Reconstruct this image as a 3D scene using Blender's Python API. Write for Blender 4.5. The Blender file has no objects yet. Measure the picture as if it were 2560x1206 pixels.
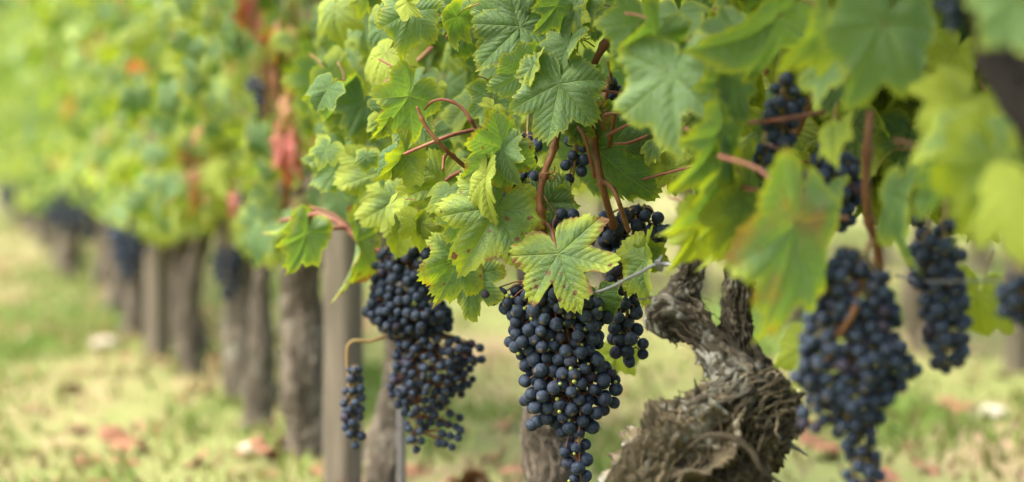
import bpy, bmesh, math, random
import numpy as np
from mathutils import Vector, Matrix, Quaternion

# ------------------------------------------------------------------ camera, sky, sun, exposure
SC = bpy.context.scene
CAM_H = 0.54
PITCH = math.radians(1.92)
FPX = 85.0 / 36.0 * 2560.0
FOCUS = 2.60
cam = bpy.data.cameras.new('camera')
cam.lens = 85.0; cam.sensor_width = 36.0; cam.clip_start = 0.05; cam.clip_end = 3000.0
cam.dof.use_dof = True; cam.dof.focus_distance = FOCUS; cam.dof.aperture_fstop = 2.9
co = bpy.data.objects.new('camera', cam)
co.location = (0, 0, CAM_H); co.rotation_euler = (math.pi / 2 - PITCH, 0, 0)
SC.collection.objects.link(co); SC.camera = co

SUN_EL, SUN_AZ = math.radians(58), math.radians(250)     # azimuth clockwise from +Y (left of the camera)
w = bpy.data.worlds.new('World'); SC.world = w; w.use_nodes = True
nt = w.node_tree; bg = nt.nodes['Background']
sky = nt.nodes.new('ShaderNodeTexSky'); sky.sky_type = 'NISHITA'; sky.sun_disc = False
sky.sun_elevation = SUN_EL; sky.sun_rotation = SUN_AZ
sky.air_density = 1.0; sky.dust_density = 6.0; sky.ozone_density = 0.6
nt.links.new(sky.outputs[0], bg.inputs[0]); bg.inputs[1].default_value = 0.13
sl = bpy.data.lights.new('sun', 'SUN'); sl.energy = 1.5; sl.angle = math.radians(42); sl.color = (1.0, 0.97, 0.92)
so = bpy.data.objects.new('sun', sl); SC.collection.objects.link(so)
sd = Vector((math.sin(SUN_AZ) * math.cos(SUN_EL), math.cos(SUN_AZ) * math.cos(SUN_EL), math.sin(SUN_EL)))
so.rotation_euler = sd.to_track_quat('Z', 'Y').to_euler(); so.location = (0, 0, 8)
SC.view_settings.view_transform = 'Standard'; SC.view_settings.look = 'None'
SC.view_settings.gamma = 1.0; SC.view_settings.use_curve_mapping = False
SC.view_settings.exposure = 2.15
SC.cycles.use_denoising = True; SC.cycles.use_adaptive_sampling = True; SC.cycles.adaptive_threshold = 0.02
SC.cycles.max_bounces = 4; SC.cycles.transmission_bounces = 4; SC.cycles.diffuse_bounces = 3; SC.cycles.glossy_bounces = 2

# ------------------------------------------------------------------ frame of the place
C = SC.collection
rng = np.random.default_rng(11)
random.seed(11)
CAMP = Vector((0, 0, CAM_H))
FW = Vector((0, math.cos(PITCH), -math.sin(PITCH))); UP = Vector((0, math.sin(PITCH), math.cos(PITCH))); RT = Vector((1, 0, 0))
def at(px, py, Z):
    px, py, Z = float(px), float(py), float(Z)
    return CAMP + Z * (FW + (px - 1280) / FPX * RT - (py - 603) / FPX * UP)
def proj(p):
    q = p - CAMP; z = q.dot(FW)
    if z < 0.05: return (1e6, 1e6, z)
    return (1280 + FPX * q.dot(RT) / z, 603 - FPX * q.dot(UP) / z, z)
ROW0 = Vector((0.05, 2.6, 0)); RD = Vector((-0.2366, 1, 0)).normalized(); RN = Vector((RD.y, -RD.x, 0))   # RN points away from the camera's aisle
def row_pt(Y, off=0.0, h=0.0):
    s = (Y - ROW0.y) / RD.y
    return ROW0 + RD * s + RN * off + Vector((0, 0, h))

# ------------------------------------------------------------------ helpers
def tag(o, label=None, cat=None, group=None, kind=None):
    if label: o['label'] = label
    if cat: o['category'] = cat
    if group: o['group'] = group
    if kind: o['kind'] = kind
    return o
def empty(name, loc, label, cat, group=None):
    o = bpy.data.objects.new(name, None); o.location = loc; o.empty_display_size = 0.05
    C.objects.link(o); tag(o, label, cat, group); return o
def link(name, me, parent=None, M=None):
    """mesh object; M is a world matrix (parents are unrotated empties or meshes)."""
    o = bpy.data.objects.new(name, me); C.objects.link(o)
    if parent is not None:
        o.parent = parent
        P = WORLD.get(parent.name, Matrix.Translation(parent.location))
        o.matrix_parent_inverse = P.inverted()
    if M is not None: o.matrix_basis = M
    WORLD[o.name] = M.copy() if M is not None else Matrix.Identity(4)
    return o
WORLD = {}
def mesh(name, V, F, mats, smooth=True, fm=None):
    me = bpy.data.meshes.new(name)
    me.from_pydata([tuple(v) for v in V], [], F)
    for m in (mats if isinstance(mats, (list, tuple)) else [mats]): me.materials.append(m)
    if smooth: me.polygons.foreach_set('use_smooth', [True] * len(me.polygons))
    if fm is not None: me.polygons.foreach_set('material_index', fm)
    me.update(); return me

# value noise in numpy
_P = np.random.default_rng(5).random((64, 64, 64))
def vnoise(x, y, z):
    x = np.asarray(x, float); y = np.asarray(y, float); z = np.asarray(z, float)
    x, y, z = np.broadcast_arrays(x, y, z)
    xi = np.floor(x).astype(int); yi = np.floor(y).astype(int); zi = np.floor(z).astype(int)
    fx = x - xi; fy = y - yi; fz = z - zi
    fx = fx * fx * (3 - 2 * fx); fy = fy * fy * (3 - 2 * fy); fz = fz * fz * (3 - 2 * fz)
    g = lambda a, b, c: _P[(xi + a) & 63, (yi + b) & 63, (zi + c) & 63]
    l = lambda a, b, t: a + (b - a) * t
    return l(l(l(g(0,0,0), g(1,0,0), fx), l(g(0,1,0), g(1,1,0), fx), fy), l(l(g(0,0,1), g(1,0,1), fx), l(g(0,1,1), g(1,1,1), fx), fy), fz)

def catmull(pts, n):
    """pts: k x d array -> n x d samples along a Catmull-Rom spline."""
    P = np.asarray(pts, float)
    if len(P) == 2:
        t = np.linspace(0, 1, n)[:, None]; return P[0] * (1 - t) + P[1] * t
    Q = np.vstack([2 * P[0] - P[1], P, 2 * P[-1] - P[-2]])
    T = np.linspace(0, len(P) - 1 - 1e-9, n); out = []
    for t in T:
        i = int(t); f = t - i
        a, b, c, d = Q[i], Q[i + 1], Q[i + 2], Q[i + 3]
        out.append(0.5 * ((2 * b) + (c - a) * f + (2 * a - 5 * b + 4 * c - d) * f * f + (3 * b - a - 3 * c + d) * f ** 3))
    return np.array(out)
def frames(P):
    T = np.gradient(P, axis=0); T /= np.linalg.norm(T, axis=1)[:, None] + 1e-12
    u = np.cross(T[0], [0.31, 0.2, 0.93]); u /= np.linalg.norm(u); U = []
    for t in T:
        u = u - t * np.dot(u, t); u = u / (np.linalg.norm(u) + 1e-12); U.append(u)
    U = np.array(U); return T, U, np.cross(T, U)
def tube_data(pts, n=10, k=6, r=None, cap=True):
    """pts rows: x y z r. Returns V, F."""
    S = catmull(pts, n); P = S[:, :3]; R = S[:, 3] if S.shape[1] > 3 else np.full(n, r)
    T, U, W = frames(P)
    th = np.linspace(0, 2 * math.pi, k, endpoint=False)
    V = (P[:, None, :] + R[:, None, None] * (np.cos(th)[None, :, None] * U[:, None, :] + np.sin(th)[None, :, None] * W[:, None, :])).reshape(-1, 3)
    F = [(i * k + j, i * k + (j + 1) % k, (i + 1) * k + (j + 1) % k, (i + 1) * k + j) for i in range(n - 1) for j in range(k)]
    if cap: F.append(tuple(range(k - 1, -1, -1))); F.append(tuple((n - 1) * k + j for j in range(k)))
    return V, F
def join_data(parts):
    Vs, Fs, o = [], [], 0
    for V, F in parts:
        Vs.append(V); Fs += [tuple(i + o for i in f) for f in F]; o += len(V)
    return np.vstack(Vs), Fs
def pxr(pts, Z=None):
    """rows (px, py, Z, r_px) -> world rows (x, y, z, r)."""
    out = []
    for p in pts:
        q = at(p[0], p[1], p[2]); out.append((q.x, q.y, q.z, p[3] * p[2] / FPX))
    return np.array(out)

# ------------------------------------------------------------------ node helpers
class G:
    def __init__(s, name):
        s.m = bpy.data.materials.new(name); s.m.use_nodes = True; s.t = s.m.node_tree; s.t.nodes.clear()
        s.out = s.t.nodes.new('ShaderNodeOutputMaterial')
    def n(s, typ, ins=None, **kw):
        nd = s.t.nodes.new('ShaderNode' + typ)
        for k, v in kw.items(): setattr(nd, k, v)
        for k, v in (ins or {}).items():
            if hasattr(v, 'is_output') or isinstance(v, bpy.types.NodeSocket): s.t.links.new(v, nd.inputs[k])
            else: nd.inputs[k].default_value = v
        return nd
    def math(s, op, a, b=None, c=None, clamp=False):
        nd = s.n('Math', operation=op); nd.use_clamp = clamp
        for i, v in enumerate((a, b, c)):
            if v is None: continue
            if isinstance(v, bpy.types.NodeSocket): s.t.links.new(v, nd.inputs[i])
            else: nd.inputs[i].default_value = v
        return nd.outputs[0]
    def step(s, x, a, b):
        nd = s.n('MapRange', {'Value': x, 'From Min': a, 'From Max': b}, interpolation_type='SMOOTHSTEP'); return nd.outputs[0]
    def mix(s, f, a, b, blend='MIX'):
        nd = s.n('Mix', data_type='RGBA', blend_type=blend)
        for i, v in ((0, f), (6, a), (7, b)):
            if isinstance(v, bpy.types.NodeSocket): s.t.links.new(v, nd.inputs[i])
            else: nd.inputs[i].default_value = v if i == 0 else (*v, 1.0)
        return nd.outputs[2]
    def noise(s, vec, scale, detail=3, rough=0.55, dist=0.0):
        return s.n('TexNoise', {'Vector': vec, 'Scale': scale, 'Detail': detail, 'Roughness': rough, 'Distortion': dist}).outputs[0]
    def surf(s, sh): s.t.links.new(sh, s.out.inputs[0]); return s.m

def leaf_material(name, stuff):
    g = G(name)
    flat = g.n('UVMap', uv_map='flat').outputs[0]
    vein = g.n('SeparateXYZ', {0: g.n('UVMap', uv_map='vein').outputs[0]})
    u, v = vein.outputs[0], vein.outputs[1]
    edge = g.n('Attribute', attribute_name='edge').outputs['Fac']
    if stuff:
        ca = g.n('Attribute', attribute_name='tint'); cs = g.n('SeparateColor', {0: ca.outputs['Color']}); al = ca.outputs['Alpha']
        off = g.math('MULTIPLY', al, 37.0)
    else:
        oi = g.n('ObjectInfo'); cs = g.n('SeparateColor', {0: oi.outputs['Color']}); al = oi.outputs['Alpha']
        off = g.math('MULTIPLY', oi.outputs['Random'], 61.0)
    yel, spt, red = cs.outputs[0], cs.outputs[1], cs.outputs[2]
    vec = g.n('VectorMath', {0: flat, 1: g.n('CombineXYZ', {0: off, 1: off, 2: off}).outputs[0]}, operation='ADD').outputs[0]
    n1 = g.noise(vec, 2.2, 2); n2 = g.noise(vec, 9.0, 3, 0.6); n3 = g.noise(vec, 34.0, 1)
    # greens: per-leaf shade, then blotches
    g1 = g.mix(al, (0.038, 0.098, 0.022), (0.118, 0.205, 0.082))
    base = g.mix(g.step(n2, 0.35, 0.75), g1, (0.092, 0.180, 0.030))
    # yellowing: spreads from the margin inwards
    ye = g.math('ADD', g.math('ADD', g.math('MULTIPLY', g.step(edge, 0.45, 1.0), 0.5), g.math('MULTIPLY', g.step(edge, 0.86, 1.0), 0.45)), g.math('ADD', g.math('MULTIPLY', yel, 1.5), g.math('ADD', g.math('MULTIPLY', n1, 0.7), g.math('MULTIPLY', n2, 0.35))))
    yf = g.step(ye, 0.95, 1.75)
    base = g.mix(g.math('MULTIPLY', yf, 0.9), base, (0.255, 0.315, 0.018))
    if stuff:
        rf = g.math('ADD', g.math('MULTIPLY', red, 1.6), g.math('SUBTRACT', n1, 0.75))
        base = g.mix(g.step(rf, 0.15, 0.75), base, (0.34, 0.085, 0.065))
        pr = g.n('BsdfPrincipled', {'Base Color': base, 'Roughness': 0.5, 'Specular IOR Level': 0.32})
        tr = g.n('BsdfTranslucent', {'Color': g.mix(1.0, base, (2.1, 2.0, 0.6), 'MULTIPLY')})
        return g.surf(g.n('MixShader', {0: 0.34, 1: pr.outputs[0], 2: tr.outputs[0]}).outputs[0])
    # veins
    mv = g.math('SUBTRACT', 1.0, g.step(v, 0.002, 0.015))
    ph = g.math('FRACT', g.math('DIVIDE', g.math('SUBTRACT', u, g.math('MULTIPLY', v, 1.05)), 0.135))
    dist = g.math('ABSOLUTE', g.math('SUBTRACT', ph, 0.5))
    sv = g.math('SUBTRACT', 1.0, g.step(dist, 0.02, 0.075))
    vo = g.n('TexVoronoi', {'Vector': vec, 'Scale': 22.0}, feature='DISTANCE_TO_EDGE').outputs['Distance']
    tv = g.math('SUBTRACT', 1.0, g.step(vo, 0.0, 0.09))
    vv = g.math('MAXIMUM', mv, g.math('MULTIPLY', sv, 0.45))
    vv = g.math('MAXIMUM', vv, g.math('MULTIPLY', tv, 0.16))
    base = g.mix(g.math('MULTIPLY', vv, 0.36), base, (0.27, 0.34, 0.12))
    # autumn red over whole leaves, and on the margin of others
    rf = g.math('ADD', g.math('MULTIPLY', red, 1.6), g.math('SUBTRACT', n1, 0.75))
    rcol = g.mix(n2, (0.30, 0.050, 0.055), (0.38, 0.125, 0.090))
    base = g.mix(g.step(rf, 0.15, 0.75), base, rcol)
    em = g.math('MULTIPLY', g.step(edge, 0.80, 0.97), g.step(n1, 0.48, 0.60))
    base = g.mix(g.math('MULTIPLY', em, g.math('MULTIPLY', spt, 0.9)), base, (0.15, 0.05, 0.022))
    # brown-red spots
    vs = g.n('TexVoronoi', {'Vector': g.n('VectorMath', {0: vec, 1: g.n('CombineXYZ', {0: g.math('MULTIPLY', n2, .12), 1: g.math('MULTIPLY', n3, .05)}).outputs[0]}, operation='ADD').outputs[0], 'Scale': 7.5}, feature='F1')
    cellr = g.n('SeparateColor', {0: vs.outputs['Color']}).outputs[0]
    rad = g.math('MULTIPLY', g.math('MULTIPLY', g.math('MULTIPLY', cellr, cellr), spt), 0.33)
    sp = g.math('MULTIPLY', g.step(g.math('SUBTRACT', rad, vs.outputs['Distance']), -0.03, 0.03), g.step(g.math('ADD', cellr, g.math('MULTIPLY', n1, 0.35)), 0.60, 0.68))
    base = g.mix(g.math('MULTIPLY', sp, g.step(spt, 0.05, 0.3)), base, (0.120, 0.050, 0.026))
    # relief
    hh = g.math('ADD', g.math('MULTIPLY', vv, -0.9), g.math('ADD', g.math('MULTIPLY', g.math('SUBTRACT', 1.0, g.math('MULTIPLY', dist, 2.0)), -0.25), g.math('MULTIPLY', n3, 0.5)))
    bp = g.n('Bump', {'Strength': 0.55, 'Distance': 0.0045, 'Height': hh}).outputs[0]
    pr = g.n('BsdfPrincipled', {'Base Color': base, 'Roughness': g.math('ADD', 0.46, g.math('MULTIPLY', n2, 0.2)), 'Specular IOR Level': 0.48, 'Normal': bp})
    tc = g.mix(1.0, base, (2.0, 1.95, 0.55), 'MULTIPLY')
    tr = g.n('BsdfTranslucent', {'Color': tc, 'Normal': bp})
    mx = g.n('MixShader', {0: 0.33, 1: pr.outputs[0], 2: tr.outputs[0]})
    return g.surf(mx.outputs[0])
def cane_material(name, a, b, c):
    g = G(name); tc = g.n('TexCoord').outputs['Object']
    n = g.noise(tc, 55, 3); n2 = g.noise(g.n('Mapping', {0: tc, 3: (1, 1, 0.15)}).outputs[0], 400, 2)
    col = g.mix(g.step(n, 0.35, 0.7), a, b); col = g.mix(g.step(n2, 0.5, 0.8), col, c)
    bp = g.n('Bump', {'Strength': 0.3, 'Distance': 0.001, 'Height': n2}).outputs[0]
    return g.surf(g.n('BsdfPrincipled', {'Base Color': col, 'Roughness': 0.6, 'Specular IOR Level': 0.25, 'Normal': bp}).outputs[0])
def bark_material(name, dark, mid, light, lichen=0.5, lth=0.74):
    g = G(name); tc = g.n('TexCoord').outputs['Object']
    fib = g.n('Attribute', attribute_name='fibre').outputs['Vector']
    fs = g.n('Mapping', {0: fib, 3: (1.0, 1.0, 0.10)}).outputs[0]
    f1 = g.noise(fs, 9.0, 5, 0.65, 0.4); f2 = g.noise(fs, 30.0, 4, 0.7); n = g.noise(tc, 14, 4); n2 = g.noise(tc, 90, 3)
    cav = g.n('Attribute', attribute_name='relief').outputs['Fac']
    col = g.mix(g.step(f1, 0.30, 0.68), dark, mid)
    col = g.mix(g.step(f2, 0.52, 0.80), col, light)
    col = g.mix(g.math('MULTIPLY', g.step(n, 0.45, 0.75), 0.5), col, (0.150, 0.112, 0.058))
    li = g.math('MULTIPLY', g.step(g.math('ADD', n, g.math('MULTIPLY', n2, 0.35)), lth, lth + 0.12), lichen)
    col = g.mix(li, col, (0.30, 0.31, 0.25))
    mo = g.math('MULTIPLY', g.step(g.noise(tc, 23, 4), 0.60, 0.72), lichen)
    col = g.mix(g.math('MULTIPLY', mo, 0.6), col, (0.13, 0.13, 0.05))
    h = g.math('ADD', g.math('MULTIPLY', f1, 1.0), g.math('ADD', g.math('MULTIPLY', f2, 0.6), g.math('MULTIPLY', n2, 0.3)))
    bp = g.n('Bump', {'Strength': 1.0, 'Distance': 0.012, 'Height': h}).outputs[0]
    return g.surf(g.n('BsdfPrincipled', {'Base Color': col, 'Roughness': 0.85, 'Specular IOR Level': 0.25, 'Normal': bp}).outputs[0])
def berry_material():
    g = G('berry_skin'); tc = g.n('TexCoord').outputs['Object']; oi = g.n('ObjectInfo')
    v = g.n('VectorMath', {0: tc, 1: g.n('CombineXYZ', {0: g.math('MULTIPLY', oi.outputs['Random'], 40.0)}).outputs[0]}, operation='ADD').outputs[0]
    n = g.noise(v, 1.6, 4, 0.6); n2 = g.noise(v, 14.0, 3, 0.7)
    bloom = g.math('ADD', g.math('MULTIPLY', g.step(n, 0.25, 0.75), 0.75), g.math('MULTIPLY', g.math('SUBTRACT', n2, 0.5), 0.5), clamp=True)
    bloom = g.math('MULTIPLY', bloom, g.math('ADD', 0.55, g.math('MULTIPLY', g.math('FRACT', g.math('MULTIPLY', oi.outputs['Random'], 7.3)), 0.65)), clamp=True)
    col = g.mix(bloom, (0.010, 0.014, 0.024), (0.056, 0.082, 0.122))
    col = g.mix(g.math('MULTIPLY', g.step(oi.outputs['Random'], 0.90, 1.0), 0.35), col, (0.06, 0.025, 0.035))
    z = g.n('SeparateXYZ', {0: tc}).outputs[2]
    col = g.mix(g.step(z, 0.975, 0.985), col, (0.10, 0.08, 0.055))
    bp = g.n('Bump', {'Strength': 0.12, 'Distance': 0.0006, 'Height': n2}).outputs[0]
    return g.surf(g.n('BsdfPrincipled', {'Base Color': col, 'Roughness': g.math('ADD', 0.48, g.math('MULTIPLY', bloom, 0.4)), 'Specular IOR Level': 0.16, 'Normal': bp}).outputs[0])
def plain(name, col, rough=0.6, metal=0.0, var=0.25, scale=30, spec=0.4):
    g = G(name); tc = g.n('TexCoord').outputs['Object']; n = g.noise(tc, scale, 4)
    c = g.mix(n, tuple(x * (1 - var) for x in col), tuple(min(1, x * (1 + var)) for x in col))
    return g.surf(g.n('BsdfPrincipled', {'Base Color': c, 'Roughness': rough, 'Metallic': metal, 'Specular IOR Level': spec}).outputs[0])
def post_material():
    g = G('weathered_post_wood'); tc = g.n('TexCoord').outputs['Object']
    s = g.n('Mapping', {0: tc, 3: (1, 1, 0.05)}).outputs[0]; n = g.noise(s, 120, 4, 0.65); n2 = g.noise(tc, 8, 3)
    c = g.mix(g.step(n, 0.3, 0.7), (0.070, 0.056, 0.038), (0.165, 0.138, 0.098)); c = g.mix(g.math('MULTIPLY', n2, 0.5), c, (0.10, 0.092, 0.052))
    bp = g.n('Bump', {'Strength': 0.5, 'Distance': 0.003, 'Height': n}).outputs[0]
    return g.surf(g.n('BsdfPrincipled', {'Base Color': c, 'Roughness': 0.85, 'Normal': bp}).outputs[0])
def ground_material():
    g = G('dry_ground'); tc = g.n('TexCoord').outputs['Object']
    al_ = g.n('Mapping', {0: tc, 3: (1.0, 0.3, 1.0)}).outputs[0]
    n1 = g.noise(al_, 2.6, 4); n2 = g.noise(al_, 6.5, 4); n3 = g.noise(tc, 26, 4, 0.65); n4 = g.noise(al_, 4.3, 3)
    c = g.mix(g.step(n2, 0.30, 0.70), (0.205, 0.145, 0.085), (0.275, 0.205, 0.120))
    c = g.mix(g.math('MULTIPLY', g.step(n4, 0.50, 0.70), 0.7), c, (0.30, 0.20, 0.13))
    c = g.mix(g.math('MULTIPLY', g.step(g.math('ADD', g.math('MULTIPLY', n1, 0.5), g.math('MULTIPLY', n3, 0.5)), 0.38, 0.54), 0.85), c, (0.145, 0.185, 0.050))
    c = g.mix(g.math('MULTIPLY', g.step(n3, 0.50, 0.75), 0.4), c, (0.17, 0.125, 0.07))
    bp = g.n('Bump', {'Strength': 0.6, 'Distance': 0.02, 'Height': n3}).outputs[0]
    return g.surf(g.n('BsdfPrincipled', {'Base Color': c, 'Roughness': 0.95, 'Specular IOR Level': 0.1, 'Normal': bp}).outputs[0])
def grass_material():
    g = G('grass_blades'); a = g.n('Attribute', attribute_name='tint').outputs['Color']
    pr = g.n('BsdfPrincipled', {'Base Color': a, 'Roughness': 0.6, 'Specular IOR Level': 0.3})
    tr = g.n('BsdfTranslucent', {'Color': a})
    return g.surf(g.n('MixShader', {0: 0.35, 1: pr.outputs[0], 2: tr.outputs[0]}).outputs[0])

M_LEAF = leaf_material('vine_leaf', False)
M_LEAFS = leaf_material('vine_foliage', True)
M_PET = cane_material('petiole_skin', (0.23, 0.09, 0.055), (0.22, 0.15, 0.06), (0.26, 0.075, 0.075))
M_PINK = cane_material('red_petiole_skin', (0.175, 0.060, 0.040), (0.20, 0.095, 0.052), (0.13, 0.040, 0.028))
M_CANE = cane_material('cane_skin', (0.125, 0.052, 0.018), (0.165, 0.078, 0.030), (0.07, 0.030, 0.013))
M_BARK = bark_material('old_vine_bark', (0.026, 0.021, 0.011), (0.128, 0.104, 0.055), (0.29, 0.255, 0.165), 0.85, 0.70)
M_BARK2 = bark_material('grey_vine_bark', (0.095, 0.078, 0.056), (0.22, 0.185, 0.135), (0.33, 0.29, 0.22), 0.5)
M_BARKL = bark_material('lichened_bark', (0.030, 0.025, 0.015), (0.122, 0.102, 0.064), (0.29, 0.255, 0.18), 0.9, 0.66)
M_BARK_SHADE = bark_material('shade_darkened_bark', (0.010, 0.008, 0.006), (0.035, 0.026, 0.019), (0.075, 0.060, 0.045), 0.2)  # near-black tones put the canopy's shade into the near branch's bark colour
M_STRIP = bark_material('shredded_bark', (0.045, 0.036, 0.019), (0.135, 0.110, 0.060), (0.29, 0.25, 0.165), 0.35)
M_BERRY = berry_material()
M_UNRIPE = plain('unripe_berry_skin', (0.24, 0.27, 0.05), 0.45)
M_STEM = cane_material('bunch_stem_skin', (0.20, 0.13, 0.045), (0.22, 0.19, 0.055), (0.19, 0.075, 0.045))
M_STEMR = cane_material('red_bunch_stem_skin', (0.15, 0.055, 0.032), (0.18, 0.10, 0.04), (0.10, 0.035, 0.025))
M_WIRE = plain('galvanised_wire', (0.17, 0.18, 0.185), 0.55, 0.6)
M_STAKE = plain('dull_steel', (0.12, 0.115, 0.11), 0.65, 0.4)
M_POST = post_material()
M_GROUND = ground_material()
M_GRASS = grass_material()
M_DRY = plain('dry_leaf', (0.19, 0.085, 0.040), 0.8, 0, 0.5, 3)
M_STONE = plain('pale_limestone', (0.40, 0.36, 0.28), 0.9, 0, 0.2)

# ------------------------------------------------------------------ leaf meshes
VEINS = [0.0, 52.0, -52.0, 110.0, -110.0]
def leaf_arrays(seed, res='mid', lobing=1.0, fold=0.1, cup=0.15, droop=0.25, wave=0.06, curl=0.0, quilt=0.015, petiole=True):
    """unit leaf: junction at the origin, tip at +y, upper side +z."""
    R = np.random.default_rng(seed)
    q = 0.16 * (lobing - 0.6)
    ctrl = [(0, 1.0), (8, 0.95), (17, 0.86), (25, 0.78 - q * .5), (31, 0.71 - q * 1.2), (37, 0.76 - q * .4), (46, 0.90), (56, 0.93), (66, 0.86), (76, 0.72 - q * .4), (83, 0.69 - q * .9), (91, 0.72 - q * .3),
            (104, 0.80), (118, 0.79), (136, 0.73), (153, 0.66), (166, 0.52), (174, 0.28), (180, 0.04)]
    ca = np.array([c[0] for c in ctrl], float); cr = np.array([c[1] for c in ctrl])
    lj = cr * (1 + R.normal(0, 0.065, len(cr))); rj = cr * (1 + R.normal(0, 0.065, len(cr))); rj[0] = lj[0] = 1.0
    if res == 'low': base = np.array([0, 14, 26, 34, 52, 66, 81, 96, 110, 130, 155, 172])
    else:
        base = [0.0]; a = 0.0
        step = 3.4 if res == 'high' else 5.2
        while a < 176:
            rr = np.interp(a, ca, cr); a += step / max(rr, 0.33) * R.uniform(0.8, 1.2) * 0.8; base.append(min(a, 177.0))
        base = np.array(sorted(set(base) | {26.0, 52.0, 81.0, 110.0}))
        keep = [base[0]]
        for b in base[1:]:
            if b - keep[-1] < 1.2:
                if b in (26.0, 52.0, 81.0, 110.0): keep[-1] = b
                continue
            keep.append(b)
        base = np.array(keep)
    def side(vals, sgn):
        rr = np.interp(base, ca, vals).copy()
        if res != 'low':
            t = np.array([(0.030 if i % 2 == 0 else -0.040) * R.uniform(0.2, 1.5) + (0.03 if (i // 2) % 3 == 0 else -.012) * R.uniform(.3, 1.3) for i in range(len(base))])
            t[0] = 0.05; rr = rr * (1 + t * np.clip((178 - base) / 30, 0, 1))
        return rr
    rl, rrn = side(lj, 1), side(rj, -1); rrn[0] = rl[0]
    ang = np.concatenate([-base[:0:-1], base]); rad = np.concatenate([rrn[:0:-1], rl])     # -180..180
    n = len(ang); fr = {'low': [0.5, 1.0], 'mid': [0.28, 0.55, 0.80, 1.0], 'high': [0.16, 0.32, 0.48, 0.64, 0.80, 0.92, 1.0]}[res]
    th = np.radians(ang)
    X = [np.zeros(1)]; Y = [np.zeros(1)]; E = [np.zeros(1)]; U = [np.zeros(1)]; Wv = [np.zeros(1)]
    va = np.radians(np.array(VEINS)); d = np.abs((th[:, None] - va[None, :] + math.pi) % (2 * math.pi) - math.pi); dm = d.min(axis=1)
    for f in fr:
        # inner rings follow a rounder outline so that the margin's teeth do not reach inside
        rs = np.convolve(np.pad(rad, 4, mode='edge'), np.ones(9) / 9, 'valid') if res != 'low' else rad
        k = f ** 2
        r = f * (rs * (1 - k) + rad * k)
        X.append(-r * np.sin(th)); Y.append(r * np.cos(th)); E.append(np.full(n, f)); U.append(r * np.cos(dm)); Wv.append(r * np.sin(dm))
    x = np.concatenate(X); y = np.concatenate(Y); e = np.concatenate(E); u = np.concatenate(U); v = np.concatenate(Wv)
    r = np.hypot(x, y); t = np.arctan2(-x, y)
    z = fold * np.abs(x) - cup * r * r - droop * np.where(y > 0, y, 0) ** 2 + quilt * np.sin(np.clip(v, 0, 0.25) / 0.25 * math.pi) * 2
    ph = R.uniform(0, 6.28, 4)
    z += wave * r ** 1.6 * (np.sin(3 * t + ph[0]) * 0.7 + np.sin(5 * t + ph[1]) * 0.6 + np.sin(9 * t + ph[2]) * 0.35)
    z += 0.05 * (vnoise(x * 2.5 + seed * 1.7, y * 2.5, 3.3) - 0.5) + 0.02 * (vnoise(x * 8 + seed * 2.7, y * 8, 9.3) - 0.5)
    z += R.normal(0, .16) * x * y + R.normal(0, .10) * x * r + np.where(x * R.choice([-1, 1]) > .25, -(np.abs(x) - .25) ** 2 * R.uniform(0, .9), 0)
    if curl:
        s = np.where(e > 0, e, 0); z -= curl * np.clip(r - 0.45, 0, 1) ** 2 * 2.2
    F = []
    for j in range(n - 1): F.append((0, 1 + j + 1, 1 + j))
    for i in range(len(fr) - 1):
        o = 1 + i * n; p = o + n
        for j in range(n - 1): F.append((o + j, o + j + 1, p + j + 1, p + j))
    F = [f[::-1] for f in F]
    V = np.stack([x, y, z], 1); fm = [0] * len(F)
    if petiole:
        pt = [(0, 0.015, -0.005, 0.016), (0.0, -0.22, -0.10, 0.017), (R.uniform(-.15, .15), -0.55, -0.38, 0.018), (R.uniform(-.25, .25), -0.75, -0.75, 0.022)]
        PV, PF = tube_data(pt, 3 if res == 'low' else 7, 3 if res == 'low' else 6, cap=False)
        o = len(V); V = np.vstack([V, PV]); F += [tuple(i + o for i in f) for f in PF]; fm += [1] * len(PF)
        zz = np.zeros(len(PV)); x = np.concatenate([x, zz]); y = np.concatenate([y, zz]); e = np.concatenate([e, zz]); u = np.concatenate([u, zz]); v = np.concatenate([v, zz + 0.3])
    return V, F, fm, np.stack([x, y], 1), np.stack([u, v], 1), e
def leaf_mesh(name, arr, mats=None):
    V, F, fm, flat, vein, e = arr
    me = mesh(name, V, F, mats or [M_LEAF, M_PET], True, fm)
    li = np.empty(len(me.loops), int); me.loops.foreach_get('vertex_index', li)
    for nm, A in (('flat', flat), ('vein', vein)):
        uv = me.uv_layers.new(name=nm); uv.data.foreach_set('uv', A[li].astype(np.float32).ravel())
    at_ = me.attributes.new('edge', 'FLOAT', 'POINT'); at_.data.foreach_set('value', e.astype(np.float32))
    return me
LOWVAR = [leaf_arrays(100 + i, 'low', rng.uniform(0.7, 1.2), rng.uniform(-.05, .35), rng.uniform(0, .3), rng.uniform(.1, .5), 0.10) for i in range(10)]
MIDVAR = []
for i in range(16):
    MIDVAR.append(leaf_mesh('vine_leaf', leaf_arrays(200 + i, 'mid', rng.uniform(0.5, 1.3), rng.uniform(-.1, .4), rng.uniform(-.05, .35), rng.uniform(.05, .5), rng.uniform(.05, .12), rng.choice([0, 0, .3]))))

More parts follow.
